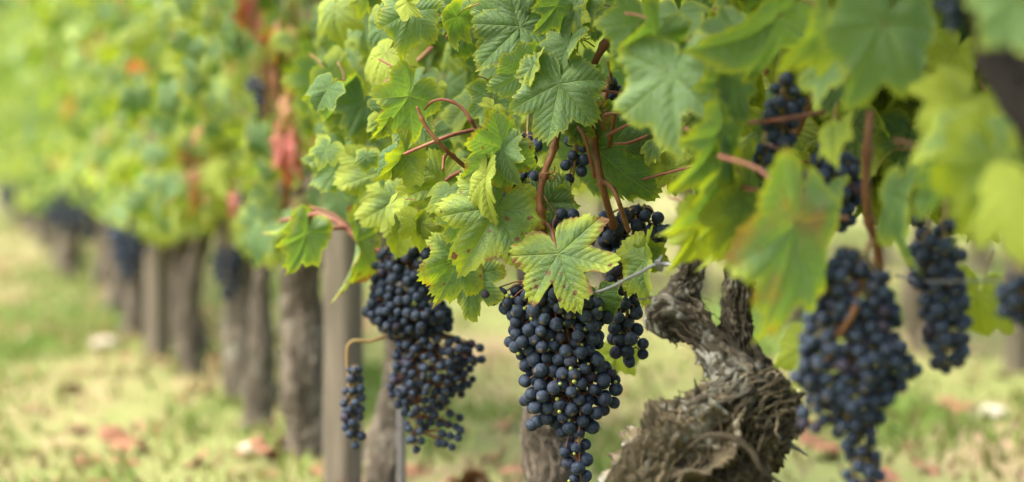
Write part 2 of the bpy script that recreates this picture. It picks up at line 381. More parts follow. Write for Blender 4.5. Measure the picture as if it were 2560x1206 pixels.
def basis(pos, tip, nor, s, sx=1.0):
    y = Vector(tip).normalized(); z = Vector(nor); z = (z - y * z.dot(y)).normalized(); x = y.cross(z)
    return Matrix(((x.x * s * sx, y.x * s, z.x * s, pos.x), (x.y * s * sx, y.y * s, z.y * s, pos.y), (x.z * s * sx, y.z * s, z.z * s, pos.z), (0, 0, 0, 1)))
def rand_leaf_pose(pos, off, s_out=1.0):
    out = (-RN if off < 0.06 or random.random() < 0.35 else RN) * random.uniform(0.1, 1.0)
    n = out + Vector((0, 0, random.uniform(0.0, 0.9))) - RD * random.uniform(-0.1, 1.1) + Vector((random.gauss(0, .35), random.gauss(0, .35), random.gauss(0, .35)))
    n.normalize()
    tip = Vector((0, 0, -1)) + out * 0.4 + Vector((random.gauss(0, .4), random.gauss(0, .4), random.gauss(0, .3)))
    return n, tip
def rand_tint(h, redness=0.0, base_red=.010):
    y = max(0.0, random.gauss(0.18, 0.22)); r = 0.0
    if random.random() < base_red + redness: r = random.uniform(0.28, 0.6)
    if h < 0.6 and random.random() < 0.25: y += 0.35
    return (min(y, 1.0), random.uniform(0, 0.7) ** 2, r, random.random())

# joined foliage
class Foliage:
    def __init__(s): s.items = []
    def add(s, M, tint): s.items.append((random.randrange(len(LOWVAR)), np.array(M), tint))
    def build(s, name, parent, label=None):
        if not s.items: return None
        Vs, L, FM, fl, ve, ed, ti = [], [], [], [], [], [], []; o = 0
        for k, M, t in s.items:
            V, F, fm, flat, vein, e = LOWVAR[k]
            Vs.append(V @ M[:3, :3].T + M[:3, 3]); FM += fm
            for f in F: L.append(tuple(i + o for i in f))
            fl.append(flat); ve.append(vein); ed.append(e); ti.append(np.tile(np.array(t, np.float32), (len(V), 1))); o += len(V)
        me = leaf_mesh(name, (np.vstack(Vs), L, FM, np.vstack(fl), np.vstack(ve), np.concatenate(ed)), [M_LEAFS, M_PET])
        ca = me.attributes.new('tint', 'FLOAT_COLOR', 'POINT'); ca.data.foreach_set('color', np.vstack(ti).ravel())
        ob = link(name, me, parent); ob['kind'] = 'stuff'
        if label: ob['label'] = label
        return ob

# ------------------------------------------------------------------ bark tubes
def bark_mesh(name, pts, n, k, mat, rough=0.16, twist=2.0, kf=3.0, seed=0, lump=0.18, cap=True, crag=0.0):
    S = catmull(pts, n); P = S[:, :3]; Rr = S[:, 3]; T, U, W = frames(P)
    sl_ = np.concatenate([[0], np.cumsum(np.linalg.norm(np.diff(P, axis=0), axis=1))]); rm = Rr.mean(); s = sl_ / rm
    th = np.linspace(0, 2 * math.pi, k, endpoint=False)
    TH, SS = np.meshgrid(th, s); PH = TH + twist * 0.12 * SS
    PH = PH + .9 * (vnoise(np.cos(TH) * 1.1 + 40 + seed, np.sin(TH) * 1.1 + 7, SS * .8) - .5) + .25 * (vnoise(np.cos(TH) * 3 + 40 + seed, np.sin(TH) * 3 + 7, SS * 2.5) - .5)
    cx, cy = np.cos(PH), np.sin(PH)
    def fib(f, m, o): return vnoise(cx * f + 20 + seed, cy * f + 20, SS * m + o)
    lumps = vnoise(np.cos(TH) * 1.2 + 9 + seed * 3.1, np.sin(TH) * 1.2 + 9, SS * 0.55 + seed) - 0.5
    a = 1 - np.abs(2 * fib(kf, 0.22, 1.0) - 1); b = 1 - np.abs(2 * fib(kf * 2.3, 0.35, 7.0) - 1); c = fib(kf * 5.0, 0.8, 13.0)
    rel = 0.50 * a ** 2.0 + 0.32 * b ** 1.6 + 0.18 * c + 0.25 * (vnoise(cx * kf * 3.3 + 50, cy * kf * 3.3 + 50, SS * 2.6) - .5)
    knob = (vnoise(P[:, None, 0] * 95 + cx * 0 + seed, P[:, None, 1] * 95 + cx * Rr[:, None] * 95, P[:, None, 2] * 95 + cy * Rr[:, None] * 95) - .5)
    knob2 = (vnoise(P[:, None, 0] * 260 + cx * Rr[:, None] * 120, P[:, None, 1] * 260 + cx * Rr[:, None] * 260, P[:, None, 2] * 260 + cy * Rr[:, None] * 260) - .5)
    rel = rel + .42 * knob + .40 * knob2
    flake = np.clip(fib(kf * 1.4, 0.7, 31.0) - 0.55, 0, 1) * 1.2
    crev = np.clip(.22 - np.abs(2 * fib(kf * .55, .5, 47.0) - 1), 0, 1) / .22
    R2 = (1 - crag * crev[...]) * Rr[:, None] * (1 + lump * 2 * lumps + rough * (rel - 0.55) * 2 + rough * flake)
    V = (P[:, None, :] + R2[..., None] * (np.cos(TH)[..., None] * U[:, None, :] + np.sin(TH)[..., None] * W[:, None, :])).reshape(-1, 3)
    F = [(i * k + j, i * k + (j + 1) % k, (i + 1) * k + (j + 1) % k, (i + 1) * k + j) for i in range(n - 1) for j in range(k)]
    fibre = np.stack([cx * 1.0 + seed, cy * 1.0, SS * 0.45], -1).reshape(-1, 3); relief = rel.reshape(-1)
    if cap:
        e0 = P[0] - T[0] * Rr[0] * 0.25; e1 = P[-1] + T[-1] * Rr[-1] * 0.3
        o = len(V); V = np.vstack([V, e0, e1]); fibre = np.vstack([fibre, fibre[:1], fibre[-1:]]); relief = np.append(relief, [0.3, 0.3])
        F += [(o, (j + 1) % k, j) for j in range(k)] + [(o + 1, (n - 1) * k + j, (n - 1) * k + (j + 1) % k) for j in range(k)]
    me = mesh(name, V, F, mat)
    A = me.attributes.new('fibre', 'FLOAT_VECTOR', 'POINT'); A.data.foreach_set('vector', fibre.astype(np.float32).ravel())
    A = me.attributes.new('relief', 'FLOAT', 'POINT'); A.data.foreach_set('value', relief.astype(np.float32))
    me['n'] = n
    return me, (S, T, U, W)
def strip_mesh(path, wid, nor, mat, seed):
    """a curling ribbon of loose bark: path k x 3, nor k x 3."""
    n = len(path); T = np.gradient(path, axis=0); T /= np.linalg.norm(T, axis=1)[:, None] + 1e-9
    B = np.cross(T, nor); B /= np.linalg.norm(B, axis=1)[:, None] + 1e-9
    w_ = wid * np.sin(np.linspace(0.15, math.pi - 0.1, n))[:, None] ** 0.6
    V = np.vstack([path - B * w_ + nor * wid * .1, path + nor * wid * 0.16, path + B * w_ * .9, path - nor * wid * 0.12])
    F = []
    for a, b in ((0, 1), (1, 2), (2, 3), (3, 0)):
        F += [(a * n + i, a * n + i + 1, b * n + i + 1, b * n + i) for i in range(n - 1)]
    F += [(0, n, 2 * n, 3 * n), (n - 1, 4 * n - 1, 3 * n - 1, 2 * n - 1)]
    me = mesh('bark_strip', V, F, mat)
    fb = np.vstack([np.stack([np.full(n, seed + q * .3), np.full(n, q * .4), np.linspace(0, 2, n)], 1) for q in range(4)])
    A = me.attributes.new('fibre', 'FLOAT_VECTOR', 'POINT'); A.data.foreach_set('vector', fb.astype(np.float32).ravel())
    return me

# ------------------------------------------------------------------ ground
def build_ground():
    a = np.unique(np.concatenate([np.linspace(-8, 8, 90), np.linspace(-400, 400, 60)])); b = np.unique(np.concatenate([np.linspace(0, 30, 150), np.linspace(-60, 900, 60)]))
    X, Y = np.meshgrid(a, b); Z = 0.10 * (vnoise(X * 0.9 + 30, Y * 0.9 + 90, 1.5) - 0.5) * np.exp(-((X / 30) ** 2)) + 0.05 * (vnoise(X * 3 + 200, Y * 3 + 90, 4.5) - 0.5) * np.exp(-((X / 10) ** 2))
    V = np.stack([X, Y, Z], -1).reshape(-1, 3); na = len(a)
    F = [(i * na + j, i * na + j + 1, (i + 1) * na + j + 1, (i + 1) * na + j) for i in range(len(b) - 1) for j in range(na - 1)]
    tag(link('ground', mesh('ground', V, F, M_GROUND)), 'dry tan soil with patchy grass between the vine rows', 'ground', kind='structure')
build_ground()
def gz(x, y):
    return float(0.10 * (vnoise(x * 0.9 + 30, y * 0.9 + 90, 1.5) - 0.5) * math.exp(-((x / 30) ** 2)) + 0.05 * (vnoise(x * 3 + 200, y * 3 + 90, 4.5) - 0.5) * math.exp(-((x / 10) ** 2)))
def build_grass():
    N = 150000; R = np.random.default_rng(3)
    Y = 2.2 + 24 * R.random(N) ** 1.6; X = (R.random(N) - 0.5) * (0.62 * Y + 1.0)
    dens = vnoise(X * 2.4 + 25, Y * 0.6 + 3, 2.2) * 0.55 + vnoise(X * 6 + 25, Y * 2.0 + 3, 6.2) * 0.45
    keep = R.random(N) < np.clip((dens - 0.33) * 3.0, 0.15, 1); X, Y, dens = X[keep], Y[keep], dens[keep]; N = len(X)
    Z = np.array([0.10 * (vnoise(X * 0.9 + 30, Y * 0.9 + 90, 1.5) - 0.5) + 0.05 * (vnoise(X * 3 + 200, Y * 3 + 90, 4.5) - 0.5)])[0] - 0.005
    h = R.uniform(0.012, 0.042, N) * (0.6 + dens); az = R.uniform(0, 6.28, N); wd = R.uniform(0.003, 0.009, N) ; ln = R.uniform(0.2, 1.1, N) * h
    la = R.uniform(0, 6.28, N)
    bx, by = np.cos(az) * wd, np.sin(az) * wd; lx, ly = np.cos(la) * ln, np.sin(la) * ln
    v0 = np.stack([X - bx, Y - by, Z], 1); v1 = np.stack([X + bx, Y + by, Z], 1)
    v2 = np.stack([X + bx * .7 + lx * .35, Y + by * .7 + ly * .35, Z + h * .6], 1); v3 = np.stack([X - bx * .7 + lx * .35, Y - by * .7 + ly * .35, Z + h * .6], 1)
    v4 = np.stack([X + lx, Y + ly, Z + h], 1)
    V = np.stack([v0, v1, v2, v3, v4], 1).reshape(-1, 3)
    F = [];
    for i in range(N): o = 5 * i; F += [(o, o + 1, o + 2, o + 3), (o + 3, o + 2, o + 4)]
    me = mesh('grass', V, F, M_GRASS)
    g1 = np.array([0.125, 0.215, 0.034]); g2 = np.array([0.205, 0.225, 0.060]); dry = np.array([0.28, 0.205, 0.108])
    t = np.clip((dens - 0.30) * 2.8 + R.normal(0, .25, N), 0, 1)[:, None]; q = R.random(N)[:, None]
    col = np.where(t > 0.5, g2 * (2 - 2 * t) + g1 * (2 * t - 1), dry * (1 - 2 * t) + g2 * 2 * t) * (0.75 + 0.5 * q)
    col = np.repeat(np.hstack([col, np.ones((N, 1))]), 5, axis=0).astype(np.float32)
    ca = me.attributes.new('tint', 'FLOAT_COLOR', 'POINT'); ca.data.foreach_set('color', col.ravel())
    tag(link('grass', me), 'short green and straw coloured grass growing between the vine rows', 'grass', kind='stuff')
build_grass()

def at_ground(px, py):
    d = FW + (px - 1280) / FPX * RT - (py - 603) / FPX * UP
    k = -CAMP.z / d.z; p = CAMP + d * k; p.z = gz(p.x, p.y); return p
def build_litter():
    f = Foliage()
    for i in range(620):
        Y = 2.6 + 16 * random.random() ** 1.5; X = (random.random() - .5) * (0.6 * Y + 1)
        if random.random() < 0.45: X = row_pt(Y, random.uniform(-.5, .4)).x
        p = Vector((X, Y, gz(X, Y) + 0.012))
        n = Vector((random.gauss(0, .35), random.gauss(0, .35), 1)); t = Vector((random.gauss(0, 1), random.gauss(0, 1), 0))
        f.add(basis(p, t, n, random.uniform(.014, .045)), (random.uniform(.2, 1), .9, random.choice([0, .2, .35, .4, .5]), random.random()))
    o = f.build('leaf_litter', None); o.data.materials[0] = M_DRY; tag(o, 'brown and reddish fallen vine leaves scattered on the soil', 'leaf litter', kind='stuff')
build_litter()
def fallen(px, py, s, red, label):
    p = at_ground(px, py); p.z += 0.03
    me = leaf_mesh('fallen_leaf', leaf_arrays(int(px), 'mid', 1.0, .5, .3, .5, .15, .3, petiole=True), [M_DRY, M_DRY])
    o = link('fallen_leaf', me, None, basis(p, Vector((.6, .5, .1)), Vector((-.3, -.7, .8)), s)); o.color = (.8, .6, red, .3); tag(o, label, 'fallen leaf', 'fallen leaves on the ground')
fallen(305, 1130, .06, 1.0, 'large curled red-brown fallen leaf on the grass left of the vines')
fallen(655, 1165, .035, .9, 'reddish fallen leaf on the soil beside the second blurred trunk')
fallen(2385, 1040, .05, 1.0, 'brick red fallen leaf on the soil beside the pale stone')
fallen(2050, 1165, .05, .9, 'small reddish fallen leaf in the grass under the big near bunch')
def stone(px, py, s, label):
    p = at_ground(px, py); bm = bmesh.new(); bmesh.ops.create_icosphere(bm, subdivisions=3, radius=1)
    for v in bm.verts:
        c = v.co; k = 1 + 0.5 * (float(vnoise(c.x * 1.3 + px, c.y * 1.3 + 9, c.z * 1.3 + 9)) - .5) + .15 * (float(vnoise(c.x * 4 + px, c.y * 4 + 9, c.z * 4 + 9)) - .5)
        v.co = Vector((c.x * 1.25, c.y * .9, c.z * .55)) * k
    me = bpy.data.meshes.new('stone'); bm.to_mesh(me); bm.free(); me.materials.append(M_STONE)
    me.polygons.foreach_set('use_smooth', [True] * len(me.polygons))
    o = link('stone', me, None, Matrix.Translation(p + Vector((0, 0, s * .2))) @ Matrix.Scale(s, 4)); tag(o, label, 'stone', 'pale stones on the soil')
stone(2465, 1040, .040, 'pale flat limestone on the soil near the lower right corner')
stone(640, 1138, .026, 'small whitish stone on the soil beside the blurred trunk')
stone(262, 880, .04, 'tan stone lying in the grassy aisle')

# ------------------------------------------------------------------ vines of the near row
# (trunk pixel x, trunk depth, base radius, label)
NEAR = [
    dict(Y=1.12, px=None, r=.045, ind=True, label='nearest grapevine, only its blurred dark branch and leaves showing at the right edge'),
    dict(Y=2.18, px=None, r=.05, ind=True, label='thick gnarled old grapevine with twisted shredding bark in front of the others'),
    dict(Y=2.95, px=1385, r=.030, ind=True, label='grapevine whose straight trunk stands behind the sharp central grape bunch'),
    dict(Y=3.60, px=985, r=.022, ind=True, label='thin grapevine next to a grey steel stake, carrying the loose bunches'),
    dict(Y=4.35, px=765, r=.038, ind=True, label='grapevine with grey trunk just left of the weathered wooden post'),
    dict(Y=4.78, px=692, r=.022, ind=True, label='thin curved grapevine between the two thick blurred trunks left of the wooden post'),
    dict(Y=5.30, px=600, r=.040, ind=True, label='blurred grapevine with thick leaning trunk and one dark bunch against it'),
    dict(Y=5.95, px=520, r=.026, ind=False, label='slim blurred grapevine between the leaning trunk and the distant grey post'),
    dict(Y=6.60, px=450, r=.040, ind=False, label='blurred grapevine just right of the distant grey post'),
    dict(Y=7.35, px=338, r=.036, ind=False, label='blurred grapevine just left of the distant grey post'),
    dict(Y=7.9, px=None, r=0.03, ind=False, label='very blurred grapevine, second trunk left of the distant grey post'),
    dict(Y=8.6, px=None, r=0.036, ind=False, label='very blurred grapevine, third trunk left of the distant grey post'),
    dict(Y=9.3, px=None, r=0.032, ind=False, label='very blurred grapevine, fourth trunk left of the distant grey post'),
    dict(Y=10.1, px=None, r=0.036, ind=False, label='very blurred grapevine, fifth trunk left of the distant grey post'),
    dict(Y=11.0, px=None, r=0.034, ind=False, label='very blurred grapevine, sixth trunk left of the distant grey post'),
    dict(Y=11.9, px=None, r=0.036, ind=False, label='very blurred grapevine, seventh trunk left of the distant grey post'),
    dict(Y=12.9, px=None, r=0.034, ind=False, label='very blurred grapevine, eighth trunk left of the distant grey post'),
    dict(Y=14.0, px=None, r=0.036, ind=False, label='very blurred grapevine, ninth trunk left of the distant grey post'),
    dict(Y=15.3, px=None, r=.036, ind=False, label='very blurred grapevine, fourth from the far end of the near row'),
    dict(Y=16.8, px=None, r=.036, ind=False, label='very blurred grapevine, third from the far end of the near row'),
    dict(Y=18.5, px=None, r=.036, ind=False, label='very blurred grapevine, second from the far end of the near row'),
    dict(Y=20.5, px=None, r=.036, ind=False, label='very blurred grapevine at the far end of the near row'),
]
for i, v in enumerate(NEAR):
    x = row_pt(v['Y']).x if v['px'] is None else (v['px'] - 1280) / FPX * v['Y']
    v['base'] = Vector((x, v['Y'], gz(x, v['Y']))); v['i'] = i
    v['root'] = empty('grapevine', v['base'], v['label'], 'grapevine', 'grapevines of the near row'); v['leaves'] = 0
    v['fol'] = Foliage()
def owner(Y): return min(NEAR, key=lambda v: abs(v['Y'] - Y))

def simple_vine(root, base, r, seed, lean=0.0, n=60, k=40, htop=.46, mat=None, arms=True):
    R = np.random.default_rng(seed); mat = mat or M_BARK2
    b = np.array(base); pts = []; bow = 0 if seed in (42, 43, 44) else R.normal(0, .05)
    for t in np.linspace(0, 1, 6):
        pts.append((*(b + np.array([lean * (1 - t) ** 1.2 * -1 + bow * math.sin(3.1 * t) + R.normal(0, .010), R.normal(0, .012), -.04 + t * (htop + .04)])), r * (1.25 - .55 * t + .25 * (t > .9) + R.normal(0, .08))))
    me, _ = bark_mesh('trunk', pts, n, k, mat, .22, R.uniform(-2, 2), 2.6, seed, .2)
    link('trunk', me, root)
    if arms:
        top = np.array(pts[-1][:3])
        for sgn in (-1, 1):
            d = np.array(RD) * sgn; L = R.uniform(.22, .34); q = []
            for t in np.linspace(0, 1, 4): q.append((*(top + d * L * t + np.array([0, 0, -.03 + .07 * math.sin(t * 2.2)]) + R.normal(0, .008, 3)), r * (.62 - .28 * t)))
            me, _ = bark_mesh('arm', q, max(16, n // 3), max(12, k // 2), mat, .22, 1.5, 2.6, seed + 5 + sgn, .2)
            link('arm', me, root)
LEAN = {2: 0.0, 3: .012, 4: .0, 5: .03, 6: -.05, 7: .02, 8: -.04, 9: .03}
for v in NEAR[2:]:
    simple_vine(v['root'], v['base'], v['r'], 40 + v['i'], LEAN.get(v['i'], random.uniform(-.10, .10)), *((110, 64) if v['i'] < 5 else (44, 24)), htop=.44 if v['i'] > 2 else .40)

# the gnarled vine
gv = NEAR[1]; root = gv['root']
ZG = 2.33
me, fr_ = bark_mesh('trunk', pxr([(1850, 2060, ZG, 140), (1790, 1750, ZG, 140), (1730, 1480, ZG, 150), (1690, 1320, ZG, 150), (1700, 1215, ZG, 142), (1780, 1120, ZG + .01, 135), (1880, 1040, ZG + .02, 112), (1970, 985, ZG + .03, 72)]), 300, 220, M_BARK, .46, 1.2, 4.4, 3, .34, crag=.22)
trunk = link('trunk', me, root)
armA, frA = bark_mesh('arm', pxr([(1890, 1030, ZG + .02, 70), (1830, 935, ZG + .03, 46), (1768, 850, ZG + .06, 38), (1705, 792, ZG + .08, 56), (1668, 800, ZG + .09, 56), (1655, 838, ZG + .09, 30)]), 160, 120, M_BARKL, .48, 2.5, 3.8, 9, .34, crag=.18)
arm1 = link('arm', armA, root)
me, frS = bark_mesh('spur', pxr([(1685, 800, ZG + .09, 36), (1702, 745, ZG + .09, 42), (1722, 700, ZG + .09, 32), (1735, 655, ZG + .09, 28), (1738, 600, ZG + .09, 20)]), 90, 80, M_BARKL, .46, 1.0, 3.6, 15, .34, crag=.15)
link('spur', me, root)
me, frB = bark_mesh('arm', pxr([(1900, 1000, ZG + .06, 56), (1866, 900, ZG + .07, 36), (1845, 810, ZG + .08, 32), (1846, 730, ZG + .08, 33), (1862, 650, ZG + .08, 28), (1870, 560, ZG + .08, 20)]), 120, 80, M_BARKL, .46, 1.5, 3.6, 21, .32, crag=.15)
link('arm', me, root)
def strips(fr, parent, count, seed, smin=.1, smax=.95, lmin=.10, lmax=.28, wid=(.0018, .0045), lift=.010, cam_side=True):
    S, T, U, W = fr; R = np.random.default_rng(seed); n = len(S)
    made = 0
    while made < count:
        t0 = R.uniform(smin, smax); ln = R.uniform(lmin, lmax); i0 = int(t0 * n); i1 = min(n - 1, int((t0 + ln) * n))
        if i1 - i0 < 8: continue
        th = R.uniform(0, 6.28); idx = np.linspace(i0, i1, 12).astype(int)
        tt = np.linspace(0, 1, 12); ang = th + R.uniform(-.3, .3) * tt
        rad = np.cos(ang)[:, None] * U[idx] + np.sin(ang)[:, None] * W[idx]
        if cam_side and rad[6][1] > 0.25: continue
        lf = lift * R.uniform(.2, 1.0) * (tt ** 2 if R.random() < .5 else (1 - tt) ** 2) * (3.0 if R.random() < .25 else 1)
        path = S[idx, :3] + rad * (S[idx, 3:4] * R.uniform(.97, 1.06) + lf[:, None]) + np.cumsum(R.normal(0, .0011, (12, 3)), axis=0)
        link('bark_strip', strip_mesh(path, R.uniform(*wid), rad, M_STRIP, made * .37), parent); made += 1
strips(fr_, trunk, 80, 1, .30, .95, wid=(.0012, .0040), lift=.006, lmin=.05, lmax=.16)
def shreds(fr, parent, count, seed, smin, smax):
    S, T, U, W = fr; R = np.random.default_rng(seed); n = len(S); parts = []; fbs = []
    while len(parts) < count:
        t0 = R.uniform(smin, smax); i0 = int(t0 * n); i1 = min(n - 1, i0 + int(R.uniform(.03, .12) * n))
        if i1 - i0 < 6: continue
        idx = np.linspace(i0, i1, 6).astype(int); tt = np.linspace(0, 1, 6); ang = R.uniform(0, 6.28) + R.uniform(-.5, .5) * tt
        rad = np.cos(ang)[:, None] * U[idx] + np.sin(ang)[:, None] * W[idx]
        lf = R.uniform(0, .012) * (tt ** 2 if R.random() < .6 else (1 - tt) ** 2)
        path = S[idx, :3] + rad * (S[idx, 3:4] * R.uniform(.98, 1.08) + lf[:, None]) + R.normal(0, .0015, (6, 3))
        r_ = R.uniform(.0004, .0010); parts.append(tube_data(np.hstack([path, (r_ * np.sin(np.linspace(.5, 3.0, 6)) + .0002)[:, None]]), 7, 4))
        fbs.append(np.tile([R.uniform(0, 9), R.uniform(0, 9), R.uniform(0, 4)], (len(parts[-1][0]), 1)))
    V, F = join_data(parts); me = mesh('bark_shreds', V, F, M_STRIP)
    A = me.attributes.new('fibre', 'FLOAT_VECTOR', 'POINT'); A.data.foreach_set('vector', np.vstack(fbs).astype(np.float32).ravel())
    o = link('bark_shreds', me, parent); o['kind'] = 'stuff'
shreds(fr_, trunk, 500, 5, .30, .97)
def peel(pts, wid):
    W_ = catmull(pxr(pts), 14); nor = np.tile(np.array([-.15, -.8, .55]) / np.linalg.norm([-.15, -.8, .55]), (14, 1))
    link('bark_strip', strip_mesh(W_[:, :3], wid, nor, M_STRIP, pts[0][0] * .01), trunk)
peel([(1720, 1120, 2.26, 1), (1765, 1090, 2.245, 1), (1830, 1095, 2.24, 1), (1880, 1130, 2.235, 1), (1905, 1175, 2.23, 1), (1960, 1215, 2.24, 1)], .0042)
for k_, (x, y, dx, dy, rr) in enumerate([(1662, 1045, 4, -44, 8), (1690, 1020, 10, -36, 7), (1742, 975, -6, -30, 6), (1970, 1110, 50, 30, 8), (1610, 1075, -8, -30, 6)]):
    me, _ = bark_mesh('stub', pxr([(x - dx * .4, y - dy * .4, ZG - .005, rr * 1.5), (x, y, ZG - .01, rr), (x + dx * .5, y + dy * .5, ZG - .01, rr * .6), (x + dx, y + dy, ZG - .012, rr * .15)]), 24, 16, M_BARK, .5, 1, 3, 60 + k_, .4)
    link('stub', me, root)
strips(frA, arm1, 34, 2, wid=(.0012, .003), lift=.005)
# the nearest vine: trunk out of frame, a thick dark branch entering at the top right
v0 = NEAR[0]
me, _ = bark_mesh('trunk', [(*(v0['base'] + Vector((.10, .02, -.04))), .05), (*(v0['base'] + Vector((.11, .05, .2))), .045), (*(v0['base'] + Vector((.09, .1, .42))), .05)], 60, 48, M_BARK2, .2, 1, 2.6, 77, .2)
link('trunk', me, v0['root'])
q = at(2980, 900, 1.62); q1 = at(2700, 430, 1.66); q2 = at(2560, 215, 1.72); q3 = at(2480, 80, 1.78); q4 = at(2440, -100, 1.84)
me, _ = bark_mesh('arm', [(*(v0['base'] + Vector((.09, .1, .38))), .035), (*q, .026), (*q1, .021), (*q2, .019), (*q3, .016), (*q4, .010)], 90, 40, M_BARK_SHADE, .2, 1, 2.6, 78, .2)
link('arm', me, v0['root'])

# ------------------------------------------------------------------ canes, petioles, tendrils of the near row
def cane(v, pts, mat=None, name='cane', n=None, nodes=True, k=10):
    W_ = pxr(pts); n = n or 8 * len(pts)
    V, F = tube_data(W_, n, k)
    if nodes:
        S = catmull(W_, n); Tn = n
        for j in range(6, n - 4, 11):            # swollen nodes
            c = S[j, :3]
            for jj, m in ((j - 1, 1.15), (j, 1.5), (j + 1, 1.15)):
                V[jj * k:(jj + 1) * k] = S[jj, :3] + (V[jj * k:(jj + 1) * k] - S[jj, :3]) * m
    return link(name, mesh(name, V, F, mat or M_CANE), v['root'])
V1, V2, V3, V4, V5 = NEAR[1], NEAR[2], NEAR[3], NEAR[4], NEAR[6]
cane(V2, [(1572, -40, 2.60, 9), (1552, 0, 2.60, 9), (1528, 80, 2.59, 9.5), (1490, 150, 2.58, 9), (1478, 200, 2.60, 9), (1478, 290, 2.62, 9), (1488, 370, 2.62, 9.5), (1500, 440, 2.61, 9.5), (1518, 510, 2.62, 9), (1535, 570, 2.66, 9), (1560, 690, 2.8, 9)], n=70)
cane(V2, [(1395, 325, 2.575, 9), (1382, 380, 2.565, 9), (1362, 430, 2.56, 9), (1349, 490, 2.555, 9), (1355, 550, 2.56, 9), (1366, 620, 2.59, 9.5), (1385, 700, 2.68, 10)], n=48)
cane(V2, [(1395, 325, 2.575, 9), (1410, 270, 2.62, 9), (1415, 200, 2.66, 8), (1400, 60, 2.7, 8), (1390, -60, 2.72, 8)], n=30)
cane(V2, [(1520, 200, 2.66, 6), (1512, 250, 2.64, 6.5), (1515, 310, 2.64, 7), (1530, 380, 2.66, 7)], n=24)
cane(V2, [(1556, 250, 2.60, 4), (1540, 275, 2.60, 5), (1530, 330, 2.61, 5.5), (1520, 380, 2.63, 5)], M_CANE, n=20)
cane(V2, [(1042, 266, 2.56, 3.5), (1062, 312, 2.56, 5), (1095, 355, 2.56, 5), (1125, 385, 2.57, 5.5), (1160, 415, 2.60, 6)], n=36)
cane(V2, [(1122, 383, 2.57, 4), (1110, 395, 2.565, 4), (1107, 426, 2.56, 3.5)], M_CANE, 'side_twig', n=14)
cane(V2, [(1060, 275, 2.66, 2.5), (1082, 254, 2.65, 3.4), (1115, 250, 2.64, 3.8), (1152, 268, 2.64, 4.2), (1178, 302, 2.64, 4.6), (1195, 335, 2.66, 5)], M_PINK, n=36)
cane(V2, [(1500, 225, 2.58, 4), (1540, 232, 2.59, 3.6), (1660, 245, 2.6, 3)], M_PINK, 'petiole', n=16, nodes=False)
cane(V2, [(1512, 288, 2.59, 4.5), (1545, 283, 2.58, 4), (1660, 290, 2.55, 3)], M_PINK, 'petiole', n=16, nodes=False)
cane(V2, [(1520, 340, 2.6, 4), (1550, 322, 2.58, 4), (1650, 270, 2.55, 3)], M_PINK, 'petiole', n=16, nodes=False)
cane(V2, [(1535, 360, 2.6, 4), (1570, 358, 2.6, 4), (1620, 340, 2.6, 4)], M_PINK, 'petiole', n=16, nodes=False)
cane(V2, [(1535, 470, 2.70, 4), (1640, 440, 2.6, 3.6), (1780, 405, 2.52, 3)], M_PINK, 'petiole', n=16, nodes=False)
cane(V2, [(1505, 452, 2.60, 6), (1528, 468, 2.585, 6), (1545, 500, 2.58, 6), (1560, 545, 2.59, 6.5), (1572, 580, 2.60, 6)], M_CANE, 'peduncle', n=24, nodes=False)
cane(V2, [(1445, 318, 2.585, 4), (1462, 345, 2.575, 4.5), (1475, 395, 2.585, 4.5), (1486, 445, 2.6, 4.5)], M_PINK, 'petiole', n=18, nodes=False)
cane(V2, [(1394, 634, 2.545, 4), (1385, 600, 2.555, 4), (1378, 575, 2.565, 4.5), (1368, 560, 2.575, 4)], M_PINK, 'petiole', n=16, nodes=False)
cane(V2, [(1320, 505, 2.575, 4), (1340, 498, 2.565, 4.5), (1352, 495, 2.56, 5)], M_PINK, 'petiole', n=12, nodes=False)
cane(V2, [(1470, 575, 2.60, 5), (1490, 562, 2.595, 5.5), (1515, 560, 2.60, 6)], M_STEM, 'peduncle', n=14, nodes=False)
cane(V2, [(1010, 386, 2.62, 4), (1060, 365, 2.60, 4.5), (1130, 338, 2.60, 5), (1205, 322, 2.66, 5.5)], M_PINK, 'petiole', n=24, nodes=False)
cane(V2, [(1110, 455, 2.72, 4), (1130, 440, 2.72, 5), (1150, 430, 2.71, 5)], M_PINK, 'petiole', n=14, nodes=False)
# upper left stems
cane(V2, [(1060, 2, 2.74, 4), (1110, 0, 2.74, 4.5), (1180, 2, 2.74, 5)], M_PINK, 'petiole', n=16, nodes=False)
cane(V2, [(1075, 40, 2.70, 4), (1110, 42, 2.71, 4.5), (1160, 48, 2.74, 5)], M_PINK, 'petiole', n=16, nodes=False)
cane(V2, [(1120, 95, 2.76, 8), (1145, 70, 2.75, 9), (1180, 62, 2.75, 9), (1215, 40, 2.76, 9)], M_CANE, n=20)
cane(V3, [(940, 225, 2.98, 5), (985, 195, 2.98, 6), (1030, 165, 2.98, 6), (1080, 120, 3.0, 6)], M_PET, n=20)
cane(V3, [(950, 630, 3.05, 7), (905, 605, 3.10, 7), (870, 575, 3.12, 6.5), (830, 548, 3.13, 6), (790, 536, 3.15, 6), (745, 545, 3.16, 5.5), (700, 553, 3.18, 4)], M_PINK, n=44)
cane(V3, [(900, 600, 3.10, 6), (870, 572, 3.08, 5), (820, 574, 3.06, 5), (765, 585, 3.05, 5)], M_PINK, 'petiole', n=20, nodes=False)
cane(V4, [(700, 60, 4.2, 9), (690, 200, 4.2, 9), (705, 320, 4.2, 9), (715, 450, 4.2, 9), (715, 560, 4.25, 10), (735, 640, 4.3, 11)], n=30)
